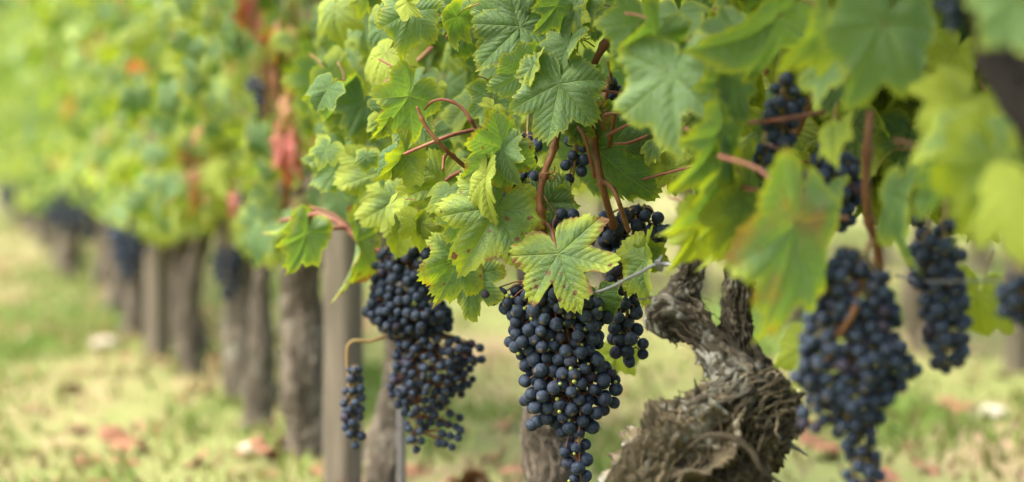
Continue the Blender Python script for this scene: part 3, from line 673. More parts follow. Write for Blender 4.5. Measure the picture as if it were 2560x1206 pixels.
# blurred stems at the right
cane(V1, [(2175, 280, 2.10, 10), (2168, 380, 2.09, 11), (2165, 480, 2.09, 11), (2175, 560, 2.10, 11), (2195, 620, 2.12, 11), (2200, 700, 2.16, 11)], n=30)
cane(V1, [(2165, 640, 2.04, 8), (2148, 720, 2.01, 8.5), (2130, 790, 1.99, 8.5), (2085, 850, 2.0, 7)], M_CANE, 'peduncle', n=20, nodes=False)
cane(V1, [(2240, 420, 2.12, 8), (2250, 500, 2.13, 8), (2240, 600, 2.14, 8)], n=14)
cane(V1, [(1840, 310, 2.26, 5), (1940, 300, 2.14, 6), (2060, 280, 2.2, 5)], M_PINK, 'petiole', n=14, nodes=False)
cane(V1, [(1790, 460, 2.3, 4), (1870, 472, 2.14, 5.5), (1960, 490, 2.22, 5)], M_PINK, 'petiole', n=14, nodes=False)
cane(V1, [(1790, 20, 2.35, 9), (1820, 65, 2.34, 9), (1870, 100, 2.33, 8)], n=16)
cane(V1, [(1890, 150, 2.3, 8), (1920, 185, 2.3, 8)], n=10)
cane(V1, [(1850, -30, 2.42, 9), (1862, 30, 2.42, 8), (1870, 80, 2.42, 7)], n=12)
cane(V1, [(2000, 590, 2.06, 5), (2060, 550, 2.07, 6), (2120, 545, 2.08, 6)], M_PET, 'petiole', n=14, nodes=False)
cane(V1, [(1737, 640, 2.42, 8), (1748, 585, 2.42, 8), (1770, 450, 2.36, 10), (1790, 250, 2.36, 9), (1800, 60, 2.36, 9)], n=30)
cane(V1, [(1866, 600, 2.41, 8), (1880, 520, 2.41, 8), (1960, 380, 2.34, 9), (2050, 200, 2.34, 9), (2100, 0, 2.34, 8)], n=30)
# bent rusty tie wire beside the spur
def wire_tube(name, pts, r, parent, mat=None, n=30, k=8):
    W_ = np.array([(*at(*p), r) for p in pts]); V, F = tube_data(W_, n, k); return link(name, mesh(name, V, F, mat or M_WIRE), parent)
cane(V1, [(1762, 640, 2.31, 1.6), (1770, 590, 2.31, 1.8), (1788, 565, 2.31, 1.8), (1784, 545, 2.31, 1.8), (1787, 530, 2.31, 1.4)], M_CANE, 'dry_tendril', n=30, nodes=False)
cane(V1, [(1762, 612, 2.31, 1.6), (1790, 602, 2.31, 1.8), (1822, 606, 2.31, 1.4)], M_CANE, 'dry_tendril', n=16, nodes=False)
def tendril(v, px, py, Z, turns, rad, L, seed):
    R = np.random.default_rng(seed); pts = []
    for t in np.linspace(0, 1, 40):
        a = t * turns * 6.28; rr = rad * (1 - .5 * t) * (1 + .25 * math.sin(5 * t))
        pts.append((px + rr * math.cos(a) + t * L[0], py + rr * .7 * math.sin(a) + t * L[1], Z + .010 * math.sin(a), 1.5 - .5 * t))
    W_ = pxr(pts); V, F = tube_data(W_, 120, 5); link('tendril', mesh('tendril', V, F, M_CANE), v['root'])
tendril(V2, 1358, 440, 2.555, 2.2, 14, (35, 12), 1)
tendril(V2, 1370, 415, 2.55, 1.2, 16, (32, 40), 2)
tendril(V2, 1466, 95, 2.6, 2.5, 7, (-2, -18), 3)
cane(V2, [(1360, 490, 2.55, 1.3), (1372, 510, 2.548, 1.3), (1390, 535, 2.55, 1.2), (1382, 560, 2.55, 1.2), (1388, 600, 2.55, 1.0)], M_CANE, 'tendril', n=30, nodes=False, k=5)

# ------------------------------------------------------------------ leaves placed one by one
HERO_BOX = []
def hero(v, j, tip, Z, dz=0.0, roll=0.0, sx=1.0, tint=(.2, .2, 0, .5), seed=1, lob=1.0, fold=.1, cup=.1, droop=.2, wave=.07, curl=0.0, pet=None, res='high', Ls=1.0):
    """j, tip: junction and tip as seen (px); dz: how much nearer (-) or farther (+) the tip lies; roll turns the blade about its midrib."""
    pj = at(j[0], j[1], Z); pt = at(tip[0], tip[1], Z + dz); y = pt - pj; L = y.length * Ls * (.84 if Z > 2.35 else .74); wave = wave * 1.7; droop = droop * 1.6; lob = lob * .85
    nrm = (CAMP - pj).normalized(); y.normalize(); z = (nrm - y * nrm.dot(y)).normalized()
    z = Quaternion(y, math.radians(roll)) @ z
    M = basis(pj, y, z, L, sx)
    me = leaf_mesh('vine_leaf', leaf_arrays(seed, res, lob, fold, cup, droop, wave, curl, petiole=False), [M_LEAF])
    o = link('leaf', me, v['root'], M); o.color = tint; v['leaves'] += 1
    if pet is None:
        Vp = np.array([(0, .01, -.004, .016), (0, -.2, -.12, .017), (.1, -.5, -.45, .018), (.2, -.65, -.9, .021)])
        V, F = tube_data(Vp, 10, 7); V = V @ np.array(M)[:3, :3].T + np.array(M)[:3, 3]
        p = bpy.data.objects.new('petiole', mesh('petiole', V, F, M_PINK)); C.objects.link(p)
        p.parent = o; p.matrix_parent_inverse = M.inverted()
    return o
#     vine  junction       tip           Z      dz    roll
hero(V2, (1028, 30), (1000, 150), 2.62, -.01, 8, .95, (.22, .35, 0, .75), 301, .55, .05, .12, .25, .05)
hero(V2, (1022, 5), (1050, 50), 2.60, -.02, 60, .7, (.75, .1, 0, .9), 321, .8, .6, .1, .2, .08)
hero(V2, (1303, 67), (1148, 20), 2.60, -.01, -12, 1.0, (.05, .3, 0, .35), 302, 1.0, -.15, .05, .15, .05, pet=0)
hero(V2, (1300, 68), (1175, 180), 2.595, -.015, 10, .85, (.05, .3, 0, .45), 303, 1.0, .05, .05, .15, .05, pet=0)
hero(V2, (1398, 211), (1362, 368), 2.545, -.02, 6, 1.0, (.02, .12, 0, .85), 304, .85, .08, .10, .18, .05, pet=0)
hero(V2, (1318, 180), (1222, 245), 2.570, -.01, -15, 1.0, (.04, .12, 0, .75), 305, .9, .10, .10, .25, .07)
hero(V2, (1335, 160), (1310, 215), 2.555, -.02, 50, .8, (.5, .1, 0, .8), 322, .8, .5, .1, .2, .1)
hero(V2, (1258, 372), (1160, 462), 2.550, -.02, -14, 1.0, (.15, .75, 0, .8), 306, .8, .20, .10, .25, .08)
hero(V2, (1258, 375), (1275, 468), 2.548, -.02, 28, .75, (.05, .2, 0, .85), 307, .8, .25, .10, .25, .08, pet=0)
hero(V2, (1243, 520), (1155, 690), 2.550, -.03, -4, 1.0, (.36, 1.0, 0, .6), 308, .75, .08, .12, .20, .06)
hero(V2, (1215, 440), (1198, 572), 2.535, -.01, 50, .55, (.85, .1, 0, .9), 309, .6, .25, .1, .2, .06)
hero(V2, (1372, 500), (1440, 425), 2.600, .01, 12, 1.0, (.12, .3, 0, .6), 310, .8, .1, .1, .15, .06, pet=0)
hero(V2, (1368, 505), (1330, 615), 2.595, -.01, -20, 1.0, (.14, .4, 0, .5), 311, .8, .1, .1, .15, .06, pet=0)
hero(V2, (1397, 635), (1452, 792), 2.530, -.03, 4, 1.06, (.40, 1.0, 0, .4), 312, 1.9, .04, .06, .16, .05, pet=0)
hero(V2, (1490, 372), (1652, 528), 2.625, -.01, 22, .92, (.02, .05, 0, .25), 313, .5, -.30, .12, .18, .07)
hero(V2, (1446, 322), (1490, 285), 2.605, .01, 0, 1.0, (.25, .95, .2, .3), 314, .7, .1, .1, .1, .06, pet=0)
hero(V2, (1446, 324), (1420, 368), 2.60, .0, -20, 1.0, (.25, .6, .1, .3), 323, .7, .1, .1, .1, .06, pet=0)
hero(V2, (1500, 742), (1522, 815), 2.590, -.01, 10, 1.1, (.02, .1, 0, .15), 315, .6, .1, .2, .25, .06)
hero(V2, (1622, 640), (1668, 605), 2.585, -.01, 10, 1.2, (.40, .55, 0, .6), 316, .8, .2, .1, .15, .08)
hero(V2, (1612, 650), (1592, 805), 2.575, -.02, 55, .6, (.42, .35, 0, .6), 317, .8, .4, .1, .25, .08, pet=0)
hero(V2, (1548, 880), (1590, 950), 2.84, -.01, 10, 1.0, (.75, .1, 0, .7), 318, .8, .1, .1, .15, .08)
hero(V2, (1140, 650), (1112, 775), 2.585, -.02, -25, 1.0, (.30, .6, .05, .3), 319, .8, .2, .15, .3, .08)
hero(V2, (1180, 690), (1160, 805), 2.60, -.01, 15, 1.0, (.22, .3, 0, .3), 324, .8, .15, .15, .3, .08)
hero(V2, (1150, 540), (1128, 615), 2.575, -.01, -20, 1.1, (.2, .3, 0, .85), 325, .8, .15, .15, .3, .08)
hero(V2, (1110, 455), (1072, 608), 2.72, -.01, -10, 1.05, (.55, .15, 0, .1), 320, .8, .15, .1, .2, .06, pet=0)
hero(V2, (1020, 240), (955, 372), 2.66, -.03, -48, .9, (.18, .1, 0, .9), 326, .8, .25, .1, .2, .08)
hero(V2, (1012, 385), (968, 470), 2.65, -.02, -45, .9, (.50, .2, 0, .7), 327, .8, .4, .1, .3, .1, pet=0)
hero(V2, (1232, 268), (1215, 298), 2.60, -.01, 0, 1.3, (.95, .3, .1, .5), 328, .7, .2, .1, .2, .1)
hero(V2, (1420, 110), (1372, 200), 2.565, -.02, 55, .8, (.10, .1, 0, .9), 329, .8, .4, .1, .2, .08)
hero(V2, (1440, 20), (1395, 130), 2.58, -.02, 35, .85, (.10, .1, 0, .9), 330, .8, .3, .1, .2, .08)
hero(V2, (1390, 15), (1350, 95), 2.57, -.02, -40, .8, (.12, .1, 0, .9), 331, .8, .3, .1, .2, .08)
hero(V2, (1455, 30), (1425, 115), 2.57, -.01, 70, .7, (.6, .1, 0, .8), 332, .8, .3, .1, .2, .08)
hero(V2, (1490, 290), (1520, 345), 2.62, 0, 10, 1.0, (.5, .9, .4, .3), 333, .8, .2, .1, .2, .08)
hero(V2, (1690, 420), (1680, 500), 2.60, -.01, 20, 1.0, (.6, .2, 0, .5), 334, .8, .2, .1, .2, .08)
hero(V2, (1180, 60), (1120, 160), 2.80, 0, 10, 1.0, (.05, .1, 0, .1), 335, .8, .2, .1, .2, .08)
# to the left, softly blurred
hero(V3, (1090, 215), (1075, 250), 2.72, 0, 10, 1.2, (.8, .1, 0, .8), 336, .8, .2, .1, .2, .08)
hero(V3, (850, 235), (765, 275), 2.95, -.03, -50, 1.0, (.10, .1, 0, .9), 337, .8, .2, .1, .2, .08)
hero(V3, (905, 260), (870, 350), 2.95, -.03, -20, 1.1, (.14, .1, 0, .5), 338, .8, .2, .1, .2, .08)
hero(V3, (855, 400), (808, 492), 2.95, -.03, -25, 1.0, (.02, .1, 0, .9), 339, .9, .2, .1, .2, .08)
hero(V3, (905, 345), (860, 440), 3.0, -.03, 15, 1.0, (.3, .1, 0, .5), 340, .9, .2, .1, .2, .08)
hero(V3, (955, 430), (930, 560), 2.92, -.03, 5, 1.2, (.45, .1, 0, .2), 341, .9, .2, .1, .2, .08)
hero(V3, (1010, 500), (985, 640), 2.90, -.03, 5, 1.1, (.45, .1, 0, .15), 342, .9, .2, .1, .2, .08)
hero(V3, (880, 290), (815, 350), 2.97, -.03, 5, 1.1, (.45, .1, 0, .55), 343, .9, .2, .1, .2, .08)
hero(V3, (765, 585), (728, 704), 3.02, -.02, -35, .75, (.20, .3, 0, .8), 344, .7, .3, .1, .2, .08, pet=0)
hero(V3, (735, 548), (668, 625), 3.18, .02, -62, .6, (.35, .6, .03, .6), 345, .7, .3, .1, .2, .08, pet=0)
hero(V3, (890, 605), (880, 780), 3.05, -.02, -55, .55, (.40, 1.0, .24, .7), 346, .7, .4, .1, .2, .08)
hero(V4, (800, 200), (760, 300), 3.7, -.03, -15, 1.1, (.25, .1, 0, .5), 347, .9, .2, .1, .2, .08)
# autumn leaves on the fourth and fifth vines
for k_, (j, t, Z, ro, ti) in enumerate([
        ((612, 20), (600, 110), 4.5, -20, (.5, .3, 1.0, .5)), ((640, 55), (632, 115), 4.5, 15, (.5, .3, .95, .5)), ((690, 85), (640, 100), 4.2, -30, (.5, .3, .95, .9)),
        ((705, 100), (690, 185), 4.2, -10, (.6, .3, .8, .9)), ((715, 260), (705, 370), 4.1, 25, (.6, .3, .75, .9)), ((712, 360), (705, 465), 4.1, 5, (.5, .3, 1.0, .9)),
        ((740, 400), (742, 440), 4.1, 5, (.5, .3, 1.0, .9)), ((500, 470), (490, 545), 5.1, -15, (.7, .3, .9, .8)), ((540, 450), (530, 560), 5.1, 15, (.95, .2, .35, .9)), ((500, 540), (520, 590), 5.1, 15, (.95, .2, .5, .9)),
        ((430, 310), (415, 365), 6.2, -10, (.4, .3, 1.0, .1)), ((470, 400), (465, 470), 6.0, -10, (.4, .3, 1.0, .1)), ((235, 425), (230, 475), 9.5, 0, (.8, .3, .8, .9)), ((175, 350), (170, 400), 10, 0, (.9, .3, .5, .9)),
        ((330, 300), (315, 345), 7.5, 0, (1, .2, .1, .9)), ((640, 330), (600, 420), 4.6, -20, (.15, .2, 0, .2)), ((560, 240), (540, 310), 5.0, 20, (.1, .2, 0, .9))]):
    hero(owner(at(*j, Z).y), j, t, Z, -.03, ro * 2.2 + 12, .55, (ti[0], ti[1], ti[2] * .56, ti[3]), 360 + k_, 1.1, .3, .1, .3, .14, res='mid')
# to the right, blurred by nearness
hero(V1, (1690, 190), (1630, 425), 2.16, -.04, 48, 0.85, (.10, .1, 0, .95), 401, .6, .45, .1, .3, .10)
hero(V1, (1640, 90), (1590, 250), 2.2, -.03, -35, 0.8, (.08, .1, 0, .9), 428, .6, .35, .1, .3, .10)
hero(V1, (1740, 130), (1720, 260), 2.2, -.03, 40, 0.8, (.2, .1, 0, .8), 429, .6, .35, .1, .3, .10)
hero(V1, (1600, 60), (1540, 190), 2.30, -.03, -15, 1.0, (.10, .1, .0, .7), 402, .9, .1, .1, .2, .08)
hero(V1, (1690, 40), (1660, 140), 2.28, -.03, 20, 1.1, (.20, .2, .0, .6), 403, .9, .1, .1, .2, .08)
hero(V1, (1950, 40), (1770, 205), 2.10, -.03, -58, 0.7, (.15, .1, .0, .95), 404, .9, .2, .1, .2, .08, Ls=1.22)
hero(V1, (1830, 190), (1790, 330), 2.15, -.03, -60, 0.8, (.15, .1, .0, .9), 405, 1.1, .2, .1, .2, .08, Ls=1.22)
hero(V1, (1800, 330), (1755, 500), 2.14, -.03, -62, 0.85, (.22, .1, .0, .9), 406, .9, .2, .1, .2, .08, Ls=1.22)
hero(V1, (1790, 460), (1715, 620), 2.15, -.03, -64, 0.85, (.35, .1, .0, .9), 407, .9, .2, .1, .2, .08, Ls=1.22)
hero(V1, (1745, 560), (1710, 690), 2.20, -.02, -40, 0.7, (.75, .1, .0, .9), 408, .9, .2, .1, .2, .08, Ls=1.22)
hero(V1, (1865, 480), (1810, 705), 2.18, -.02, -66, 0.8, (.45, .1, .0, .3), 409, .9, .3, .1, .2, .08, Ls=1.22)
hero(V1, (1975, 420), (1935, 510), 2.10, -.02, -62, 0.8, (.2, .1, .0, .9), 410, .9, .3, .1, .2, .08)
hero(V1, (1990, 560), (1935, 880), 1.98, -.03, -46, 0.72, (.20, .6, .30, .9), 411, .7, .1, .1, .12, .06, Ls=1.22)
hero(V1, (2210, 60), (2105, 325), 1.90, -.03, -14, 0.85, (.05, .05, .0, .95), 412, .7, .1, .1, .15, .06)
hero(V1, (2060, 60), (2010, 190), 1.95, -.03, -55, 0.8, (.35, .05, .05, .95), 413, .9, .2, .1, .2, .06, Ls=1.22)
hero(V1, (2080, 170), (2010, 260), 2.0, -.03, 50, 0.8, (.25, .05, .0, .9), 414, .9, .2, .1, .2, .06)
hero(V1, (2090, 330), (2065, 420), 2.05, -.03, 45, 0.8, (.6, .05, .1, .3), 415, .9, .2, .1, .2, .06)
hero(V1, (2250, 500), (2220, 720), 2.0, -.02, 60, 0.6, (.25, .05, .0, .1), 416, .9, .2, .1, .2, .06)
hero(V1, (2440, 330), (2360, 480), 1.75, -.03, 20, 1.1, (.35, .05, .0, .25), 417, .9, .2, .1, .2, .06)
hero(V1, (2480, 420), (2400, 640), 1.70, -.03, -15, 1.0, (.50, .05, .0, .5), 418, .7, .1, .1, .15, .06)
hero(V1, (2560, 480), (2535, 690), 1.65, -.03, 25, 1.0, (.95, .05, .0, .7), 419, .7, .1, .1, .15, .06)
hero(V1, (2350, 430), (2310, 560), 1.85, -.03, -60, 0.7, (.05, .05, .0, .9), 420, .7, .1, .1, .15, .06, Ls=1.22)
hero(NEAR[0], (2540, 20), (2440, 110), 1.55, -.03, 10, 1.0, (.05, .05, .0, .95), 421, .7, .1, .1, .15, .06)
hero(V1, (2410, 250), (2300, 330), 1.80, -.03, 10, 1.1, (.7, .05, .0, .2), 422, .7, .1, .1, .15, .06)
hero(V1, (2450, 740), (2440, 895), 2.15, .02, 25, 1.0, (.70, .1, .0, .4), 423, .8, .2, .1, .15, .06)
hero(V1, (2010, 870), (1985, 1005), 2.16, -.01, 25, .8, (.72, .1, .1, .4), 424, .8, .2, .1, .15, .06)
hero(V1, (2090, 470), (2040, 540), 2.10, -.01, 60, 0.8, (.25, .1, .0, .9), 425, .8, .2, .1, .15, .06)
hero(V1, (2390, 130), (2330, 250), 2.2, .0, 25, 1.0, (.95, .1, .0, .7), 426, .8, .2, .1, .15, .06)
hero(V1, (2520, 260), (2480, 400), 2.1, .0, -25, 1.0, (.55, .1, .0, .3), 427, .8, .2, .1, .15, .06)

# ------------------------------------------------------------------ canopy leaves
YB = [(-400, 490), (0, 515), (300, 575), (500, 620), (680, 640), (780, 610), (900, 590), (1000, 620), (1180, 620), (1250, 560), (1620, 520), (1700, 590), (1900, 590), (2200, 590), (2560, 620), (3200, 640)]
WIN = [(930, -80, 1725, 640, 2.66), (1180, 470, 1725, 1300, 3.0), (1470, 190, 1600, 340, 2.82), (1230, 330, 1360, 500, 2.82), (1320, 85, 1405, 155, 2.85), (1470, 470, 1700, 650, 2.95), (1400, 350, 1500, 420, 2.85),
       (890, 560, 1180, 900, 3.45), (1640, 400, 2000, 640, 2.38), (1895, 185, 2015, 375, 2.34), (1850, 365, 1965, 525, 2.34), (1995, 360, 2170, 570, 2.34), (1700, -80, 2700, 1300, 2.1), (590, 180, 690, 300, 5.2), (1980, 600, 2700, 1300, 2.6),
       (560, 0, 760, 480, 4.15), (470, 380, 570, 600, 5.1), (2230, 100, 2420, 330, 2.3), (640, 520, 960, 800, 3.5)]
def accept(p, s):
    x, y, z = proj(p); e = s * FPX / z
    if x < -700 or x > 3300: return True
    if z < 1.45 and x < 2750: return False
    if y + 0.9 * e > np.interp(x, [a[0] for a in YB], [a[1] for a in YB]) + 25 * math.sin(x * .021) and y < 1500: return False
    for (x0, y0, x1, y1, zl) in WIN:
        if z < zl and x0 - .7 * e < x < x1 + .7 * e and y0 - .5 * e < y + .4 * e < y1 + .7 * e: return False
    return True
Y = 0.7
pend = []
while Y < 23:
    Y += random.expovariate(980 if Y < 6.5 else (680 if Y < 12 else 420))
    off = random.gauss(0, .125)
    if abs(off) > .30: continue
    h = .36 + 1.08 * random.random() ** 1.15
    if Y > 4.6 and random.random() < .3: h = random.uniform(.31, .5)
    if Y > 9: h = .34 + 1.25 * random.random()
    p = row_pt(Y, off, h); s = random.uniform(.025, .050) * (1.0 if Y < 9 else 1.15)
    if not accept(p, s): continue
    n, t = rand_leaf_pose(p, off); tt = rand_tint(h, .05 if 4.2 < Y < 10 else 0, 0 if Y < 3.5 else .012)
    if Y > 5: tt = (min(1, tt[0] + abs(random.gauss(.0, .16))), tt[1], tt[2], tt[3])
    pend.append((p, basis(p, t, n, s), tt, s))
for _ in range(520):                      # the thick head of foliage over the gnarled vine and its neighbour
    x = random.uniform(1720, 2700); y = random.uniform(-160, 610); Z = random.uniform(2.22, 2.75); p = at(x, y, Z); s = random.uniform(.036, .062)
    if not accept(p, s): continue
    off = (p - row_pt(p.y)).dot(RN); n, t = rand_leaf_pose(p, off); tt = rand_tint(p.z)
    pend.append((p, basis(p, t, n, s), (min(1, tt[0] + abs(random.gauss(.05, .3))), tt[1], 0, tt[3]), s))
for _ in range(160):                      # leaves higher up on the nearest vine, added out of frame for their shade
    p = row_pt(random.uniform(1.3, 2.3), random.uniform(-.05, .55), random.uniform(.74, 1.25)); s = random.uniform(.04, .065); x, y, z = proj(p)
    if y > -1.3 * s * FPX / z: continue
    n, t = rand_leaf_pose(p, 0); pend.append((p, basis(p, t, n, s), rand_tint(p.z), s))
WINB = [(1495, 195, 1595, 330), (1275, 330, 1365, 440), (1215, 430, 1320, 495), (1320, 85, 1405, 155), (1470, 480, 1700, 660), (1390, 335, 1490, 480), (1370, 520, 1490, 650), (1330, 320, 1400, 640), (985, 400, 1040, 490), (1030, 240, 1210, 430)]
for _ in range(95):                      # small young leaves among the big ones
    x = random.uniform(905, 1720); y = random.uniform(-40, 560 if x < 1230 or x > 1600 else 420); Z = random.uniform(2.60, 2.72); s = random.uniform(.016, .034); e = s * FPX / Z
    if any(a - e < x < c + e and b - .5 * e < y + .5 * e < d + .8 * e for a, b, c, d in WINB): continue
    p = at(x, y, Z); n, t = rand_leaf_pose(p, -.1); tt = rand_tint(p.z); pend.append((p, basis(p, t, n, s), (min(1, tt[0] + random.choice([0, 0, .3])), tt[1], 0, tt[3]), s))
# leaves in the picture are objects of their own, the 300 that show largest of each vine
per = {}
for it in pend:
    v = owner(it[0].y); x, y, z = proj(it[0]); e = it[3] * FPX / z
    vis = -e < x < 2560 + e and -e < y < 1206 + e and v['ind']
    per.setdefault(v['i'], []).append((vis, proj(it[0] + RN * .0)[2] - 1.5 * (-(it[0] - row_pt(it[0].y)).dot(RN)), it))
NLEAF = 0
for i, L in per.items():
    v = NEAR[i]; cand = sorted([q for q in L if q[0]], key=lambda q: q[1]); room = 298 - v['leaves']
    for k_, q in enumerate(cand):
        if k_ < room:
            o = link('leaf', random.choice(MIDVAR), v['root'], q[2][1]); o.color = q[2][2]; NLEAF += 1
        else: v['fol'].add(q[2][1], q[2][2])
    for q in L:
        if not q[0]: v['fol'].add(q[2][1], q[2][2])
    v['fol'].build('foliage', v['root'])
# canes standing in the canopy of each vine
for v in NEAR[3:12]:
    for k_ in range(5 if v['i'] < 6 else 4):
        b = row_pt(v['Y'] + random.uniform(-.4, .45), random.uniform(-.02, .10), .47); q = []
        for t in np.linspace(0, 1, 5): q.append((*(b + Vector((random.gauss(0, .02), random.gauss(0, .02), .9 * t))), .005 - .0025 * t))
        V, F = tube_data(q, 20, 6); link('cane', mesh('cane', V, F, M_CANE), v['root'])

# ------------------------------------------------------------------ grape bunches
def ico(sub):
    bm = bmesh.new(); bmesh.ops.create_icosphere(bm, subdivisions=sub, radius=1.0); bm.normal_update()
    V = np.array([v.co[:] for v in bm.verts]); F = [tuple(v.index for v in f.verts) for f in bm.faces]; bm.free(); return V, F
ICO3, ICO2 = ico(3), ico(2)
def berry_mesh(seed):
    V, F = ICO3; V = V.copy(); V[:, 2] *= 1.03 + .05 * math.sin(seed); V *= (1 + .05 * (vnoise(V[:, 0] * 1.2 + seed, V[:, 1] * 1.2 + 5, V[:, 2] * 1.2 + 5) - .5))[:, None]
    return mesh('berry', V, F, M_BERRY)
BERRY = [berry_mesh(i) for i in range(6)]
GREEN = mesh('unripe_berry', ICO2[0], ICO2[1], M_UNRIPE)
def bunch(label, outline, Z, depth, rpx, tries=2600, pack=1.72, stem=None, smat=None, group='dark blue grape bunches on the near row', join=False, green=0, seed=0, hollow=.55, extra=(), jit=.17, gap=.14):
    """outline rows: (y, xmin, xmax) in px at depth Z; depth = front-back half thickness relative to the half width."""
    R = np.random.default_rng(seed + 900); oy = np.array([o[0] for o in outline], float); x0 = np.array([o[1] for o in outline], float); x1 = np.array([o[2] for o in outline], float)
    r = rpx * Z / FPX; k = Z / FPX
    pts = []; rad = []
    for e in extra: pts.append(np.array(at(e[0], e[1], Z + (e[2] if len(e) > 2 else 0)))); rad.append(r * R.uniform(.9, 1.05))
    arr = np.array(pts).reshape(-1, 3); 
    for _ in range(tries):
        y = R.uniform(oy[0], oy[-1]); a, b = np.interp(y, oy, x0), np.interp(y, oy, x1); c = (a + b) / 2; hw = (b - a) / 2 - rpx * .9
        if hw <= 0: hw = 2
        ph = R.uniform(0, 6.283); q = math.sqrt(R.uniform(hollow ** 2, 1))
        hw *= .82 + .42 * float(vnoise(math.cos(ph) * 1.3 + 3 + seed, math.sin(ph) * 1.3 + 3, y / (rpx * 4.5)))
        dx, dz = math.cos(ph) * q * hw, math.sin(ph) * q * max(hw, rpx * .6) * depth * k
        if dz > 0.3 * hw * depth * k and R.random() < .6: continue
        p = np.array(at(c + dx, y, Z + dz)); rr = r * R.uniform(1 - jit, 1 + jit * .7)
        if vnoise(p[0] * 75 + seed, p[1] * 75, p[2] * 75) < gap: continue
        if len(arr) and np.min(np.linalg.norm(arr - p, axis=1)) < pack * r: continue
        arr = np.vstack([arr, p]); rad.append(rr)
    # axis of the bunch
    cx = lambda y: (np.interp(y, oy, x0) + np.interp(y, oy, x1)) / 2
    ys = np.linspace(oy[0], oy[-1], 8)
    axis = np.array([at(cx(y), y, Z) for y in ys])
    root = empty('grape_bunch', Vector(axis[0]), label, 'grape bunch', group)
    sv = [tube_data(np.hstack([axis, np.linspace(.0020, .0010, 8)[:, None]]), 20, 6)]
    if not stem: stem = [(cx(oy[0]) + 14, oy[0] - 110, Z + .06, 3.2 * 2.6 / Z), (cx(oy[0]) + 4, oy[0] - 50, Z + .02, 3.2 * 2.6 / Z), (cx(oy[0]), oy[0] + 10, Z, 3 * 2.6 / Z)]
    if stem: sv.append(tube_data(pxr(stem), 5 * len(stem), 7))
    fine = not join
    for p, rr in zip(arr, rad):
        ay = p[2] + .012; i = int(np.argmin(np.abs(axis[:, 2] - ay))); a = axis[i]
        m = a * .45 + p * .55 + np.array([0, 0, .006])
        d = (p - m); d /= np.linalg.norm(d) + 1e-9
        if fine: sv.append(tube_data(np.array([(*a, .0011), (*m, .0009), (*(p - d * rr * .9), .0008)]), 5, 4, cap=False))
    V, F = join_data(sv); link('stem', mesh('stem', V, F, smat or M_STEM), root)
    if join:
        Vb, Fb = join_data([(ICO2[0] * rr + p, ICO2[1]) for p, rr in zip(arr, rad)]); o = link('berries', mesh('berries', Vb, Fb, M_BERRY), root); o['kind'] = 'stuff'
    else:
        for p, rr in zip(arr, rad):
            i = int(np.argmin(np.abs(axis[:, 2] - p[2] - .012))); d = Vector(p - axis[i]); d = (d.normalized() + Vector((R.normal(0, .3), R.normal(0, .3), -.5 + R.normal(0, .3)))).normalized()
            M = Matrix.Translation(Vector(p)) @ d.to_track_quat('Z', 'Y').to_matrix().to_4x4() @ Matrix.Scale(rr, 4)
            link('berry', BERRY[R.integers(6)], root, M)
        front = [k_ for k_ in range(len(arr)) if arr[k_][1] < np.mean(arr[:, 1])]
        for _ in range(green):
            k_ = front[R.integers(len(front))]; a_ = R.uniform(0, 6.28); p = Vector(arr[k_]) + Vector((math.cos(a_) * rad[k_] * 1.05, -rad[k_] * .55, math.sin(a_) * rad[k_] * 1.05))
            link('unripe_berry', GREEN, root, Matrix.Translation(p) @ Matrix.Scale(r * R.uniform(.2, .36), 4))
    return len(arr)
NB = []
NB.append(bunch('large sharp blue-black grape bunch hanging in the centre, tapering to a thin tail',
      [(700, 1330, 1420), (735, 1255, 1500), (790, 1240, 1530), (850, 1234, 1515), (885, 1272, 1510), (920, 1285, 1540), (960, 1286, 1555), (1010, 1290, 1540), (1038, 1335, 1512), (1075, 1385, 1492), (1100, 1395, 1490), (1140, 1393, 1488), (1175, 1393, 1482), (1215, 1430, 1488)],
      2.60, .62, 16.6, 9000, 1.70, [(1385, 640, 2.68, 6), (1395, 680, 2.64, 5.5), (1400, 730, 2.61, 5), (1425, 860, 2.585, 4), (1450, 1010, 2.585, 3), (1447, 1100, 2.59, 2.6), (1452, 1200, 2.597, 2.2)], M_STEMR, green=44, seed=1,
      extra=[(1214, 735), (1232, 748, .02), (1252, 735), (1343, 1055), (1330, 1063, .0), (1360, 1048, .01)]))
NB.append(bunch('blue-black grape bunch just right of the brown cane, above the spotted yellow leaf', [(520, 1565, 1640), (545, 1490, 1675), (580, 1480, 1690), (620, 1490, 1640), (645, 1520, 1600)], 2.68, .6, 16.2, 2500, 1.72, [(1535, 470, 2.64, 5), (1560, 545, 2.66, 5)], green=2, seed=2))
NB.append(bunch('narrow blue-black grape bunch hanging below the wire hook, right of the spotted yellow leaf', [(640, 1500, 1600), (690, 1500, 1610), (740, 1522, 1612), (790, 1515, 1618), (850, 1512, 1626), (895, 1520, 1622), (918, 1550, 1600)], 2.66, .7, 16.0, 2500, 1.72, None, seed=3))
NB.append(bunch('few dark berries among red stalks near the top, right of the big pale leaf', [(205, 1505, 1545), (240, 1505, 1585), (290, 1505, 1585), (320, 1515, 1570)], 2.70, .7, 16.2, 900, 1.75, [(1520, 150, 2.68, 5), (1530, 210, 2.69, 5)], seed=4))
NB.append(bunch('small cluster of dark berries peeking out behind the folded spotted leaf', [(340, 1285, 1350), (375, 1285, 1358), (420, 1275, 1355), (450, 1225, 1340), (490, 1220, 1310)], 2.60, .7, 15.8, 1500, 1.75, None, seed=5))
NB.append(bunch('few dark berries behind the top leaves, left of the long cane', [(95, 1325, 1370), (115, 1330, 1395), (145, 1350, 1395)], 2.72, .6, 15.8, 500, 1.75, None, seed=6))
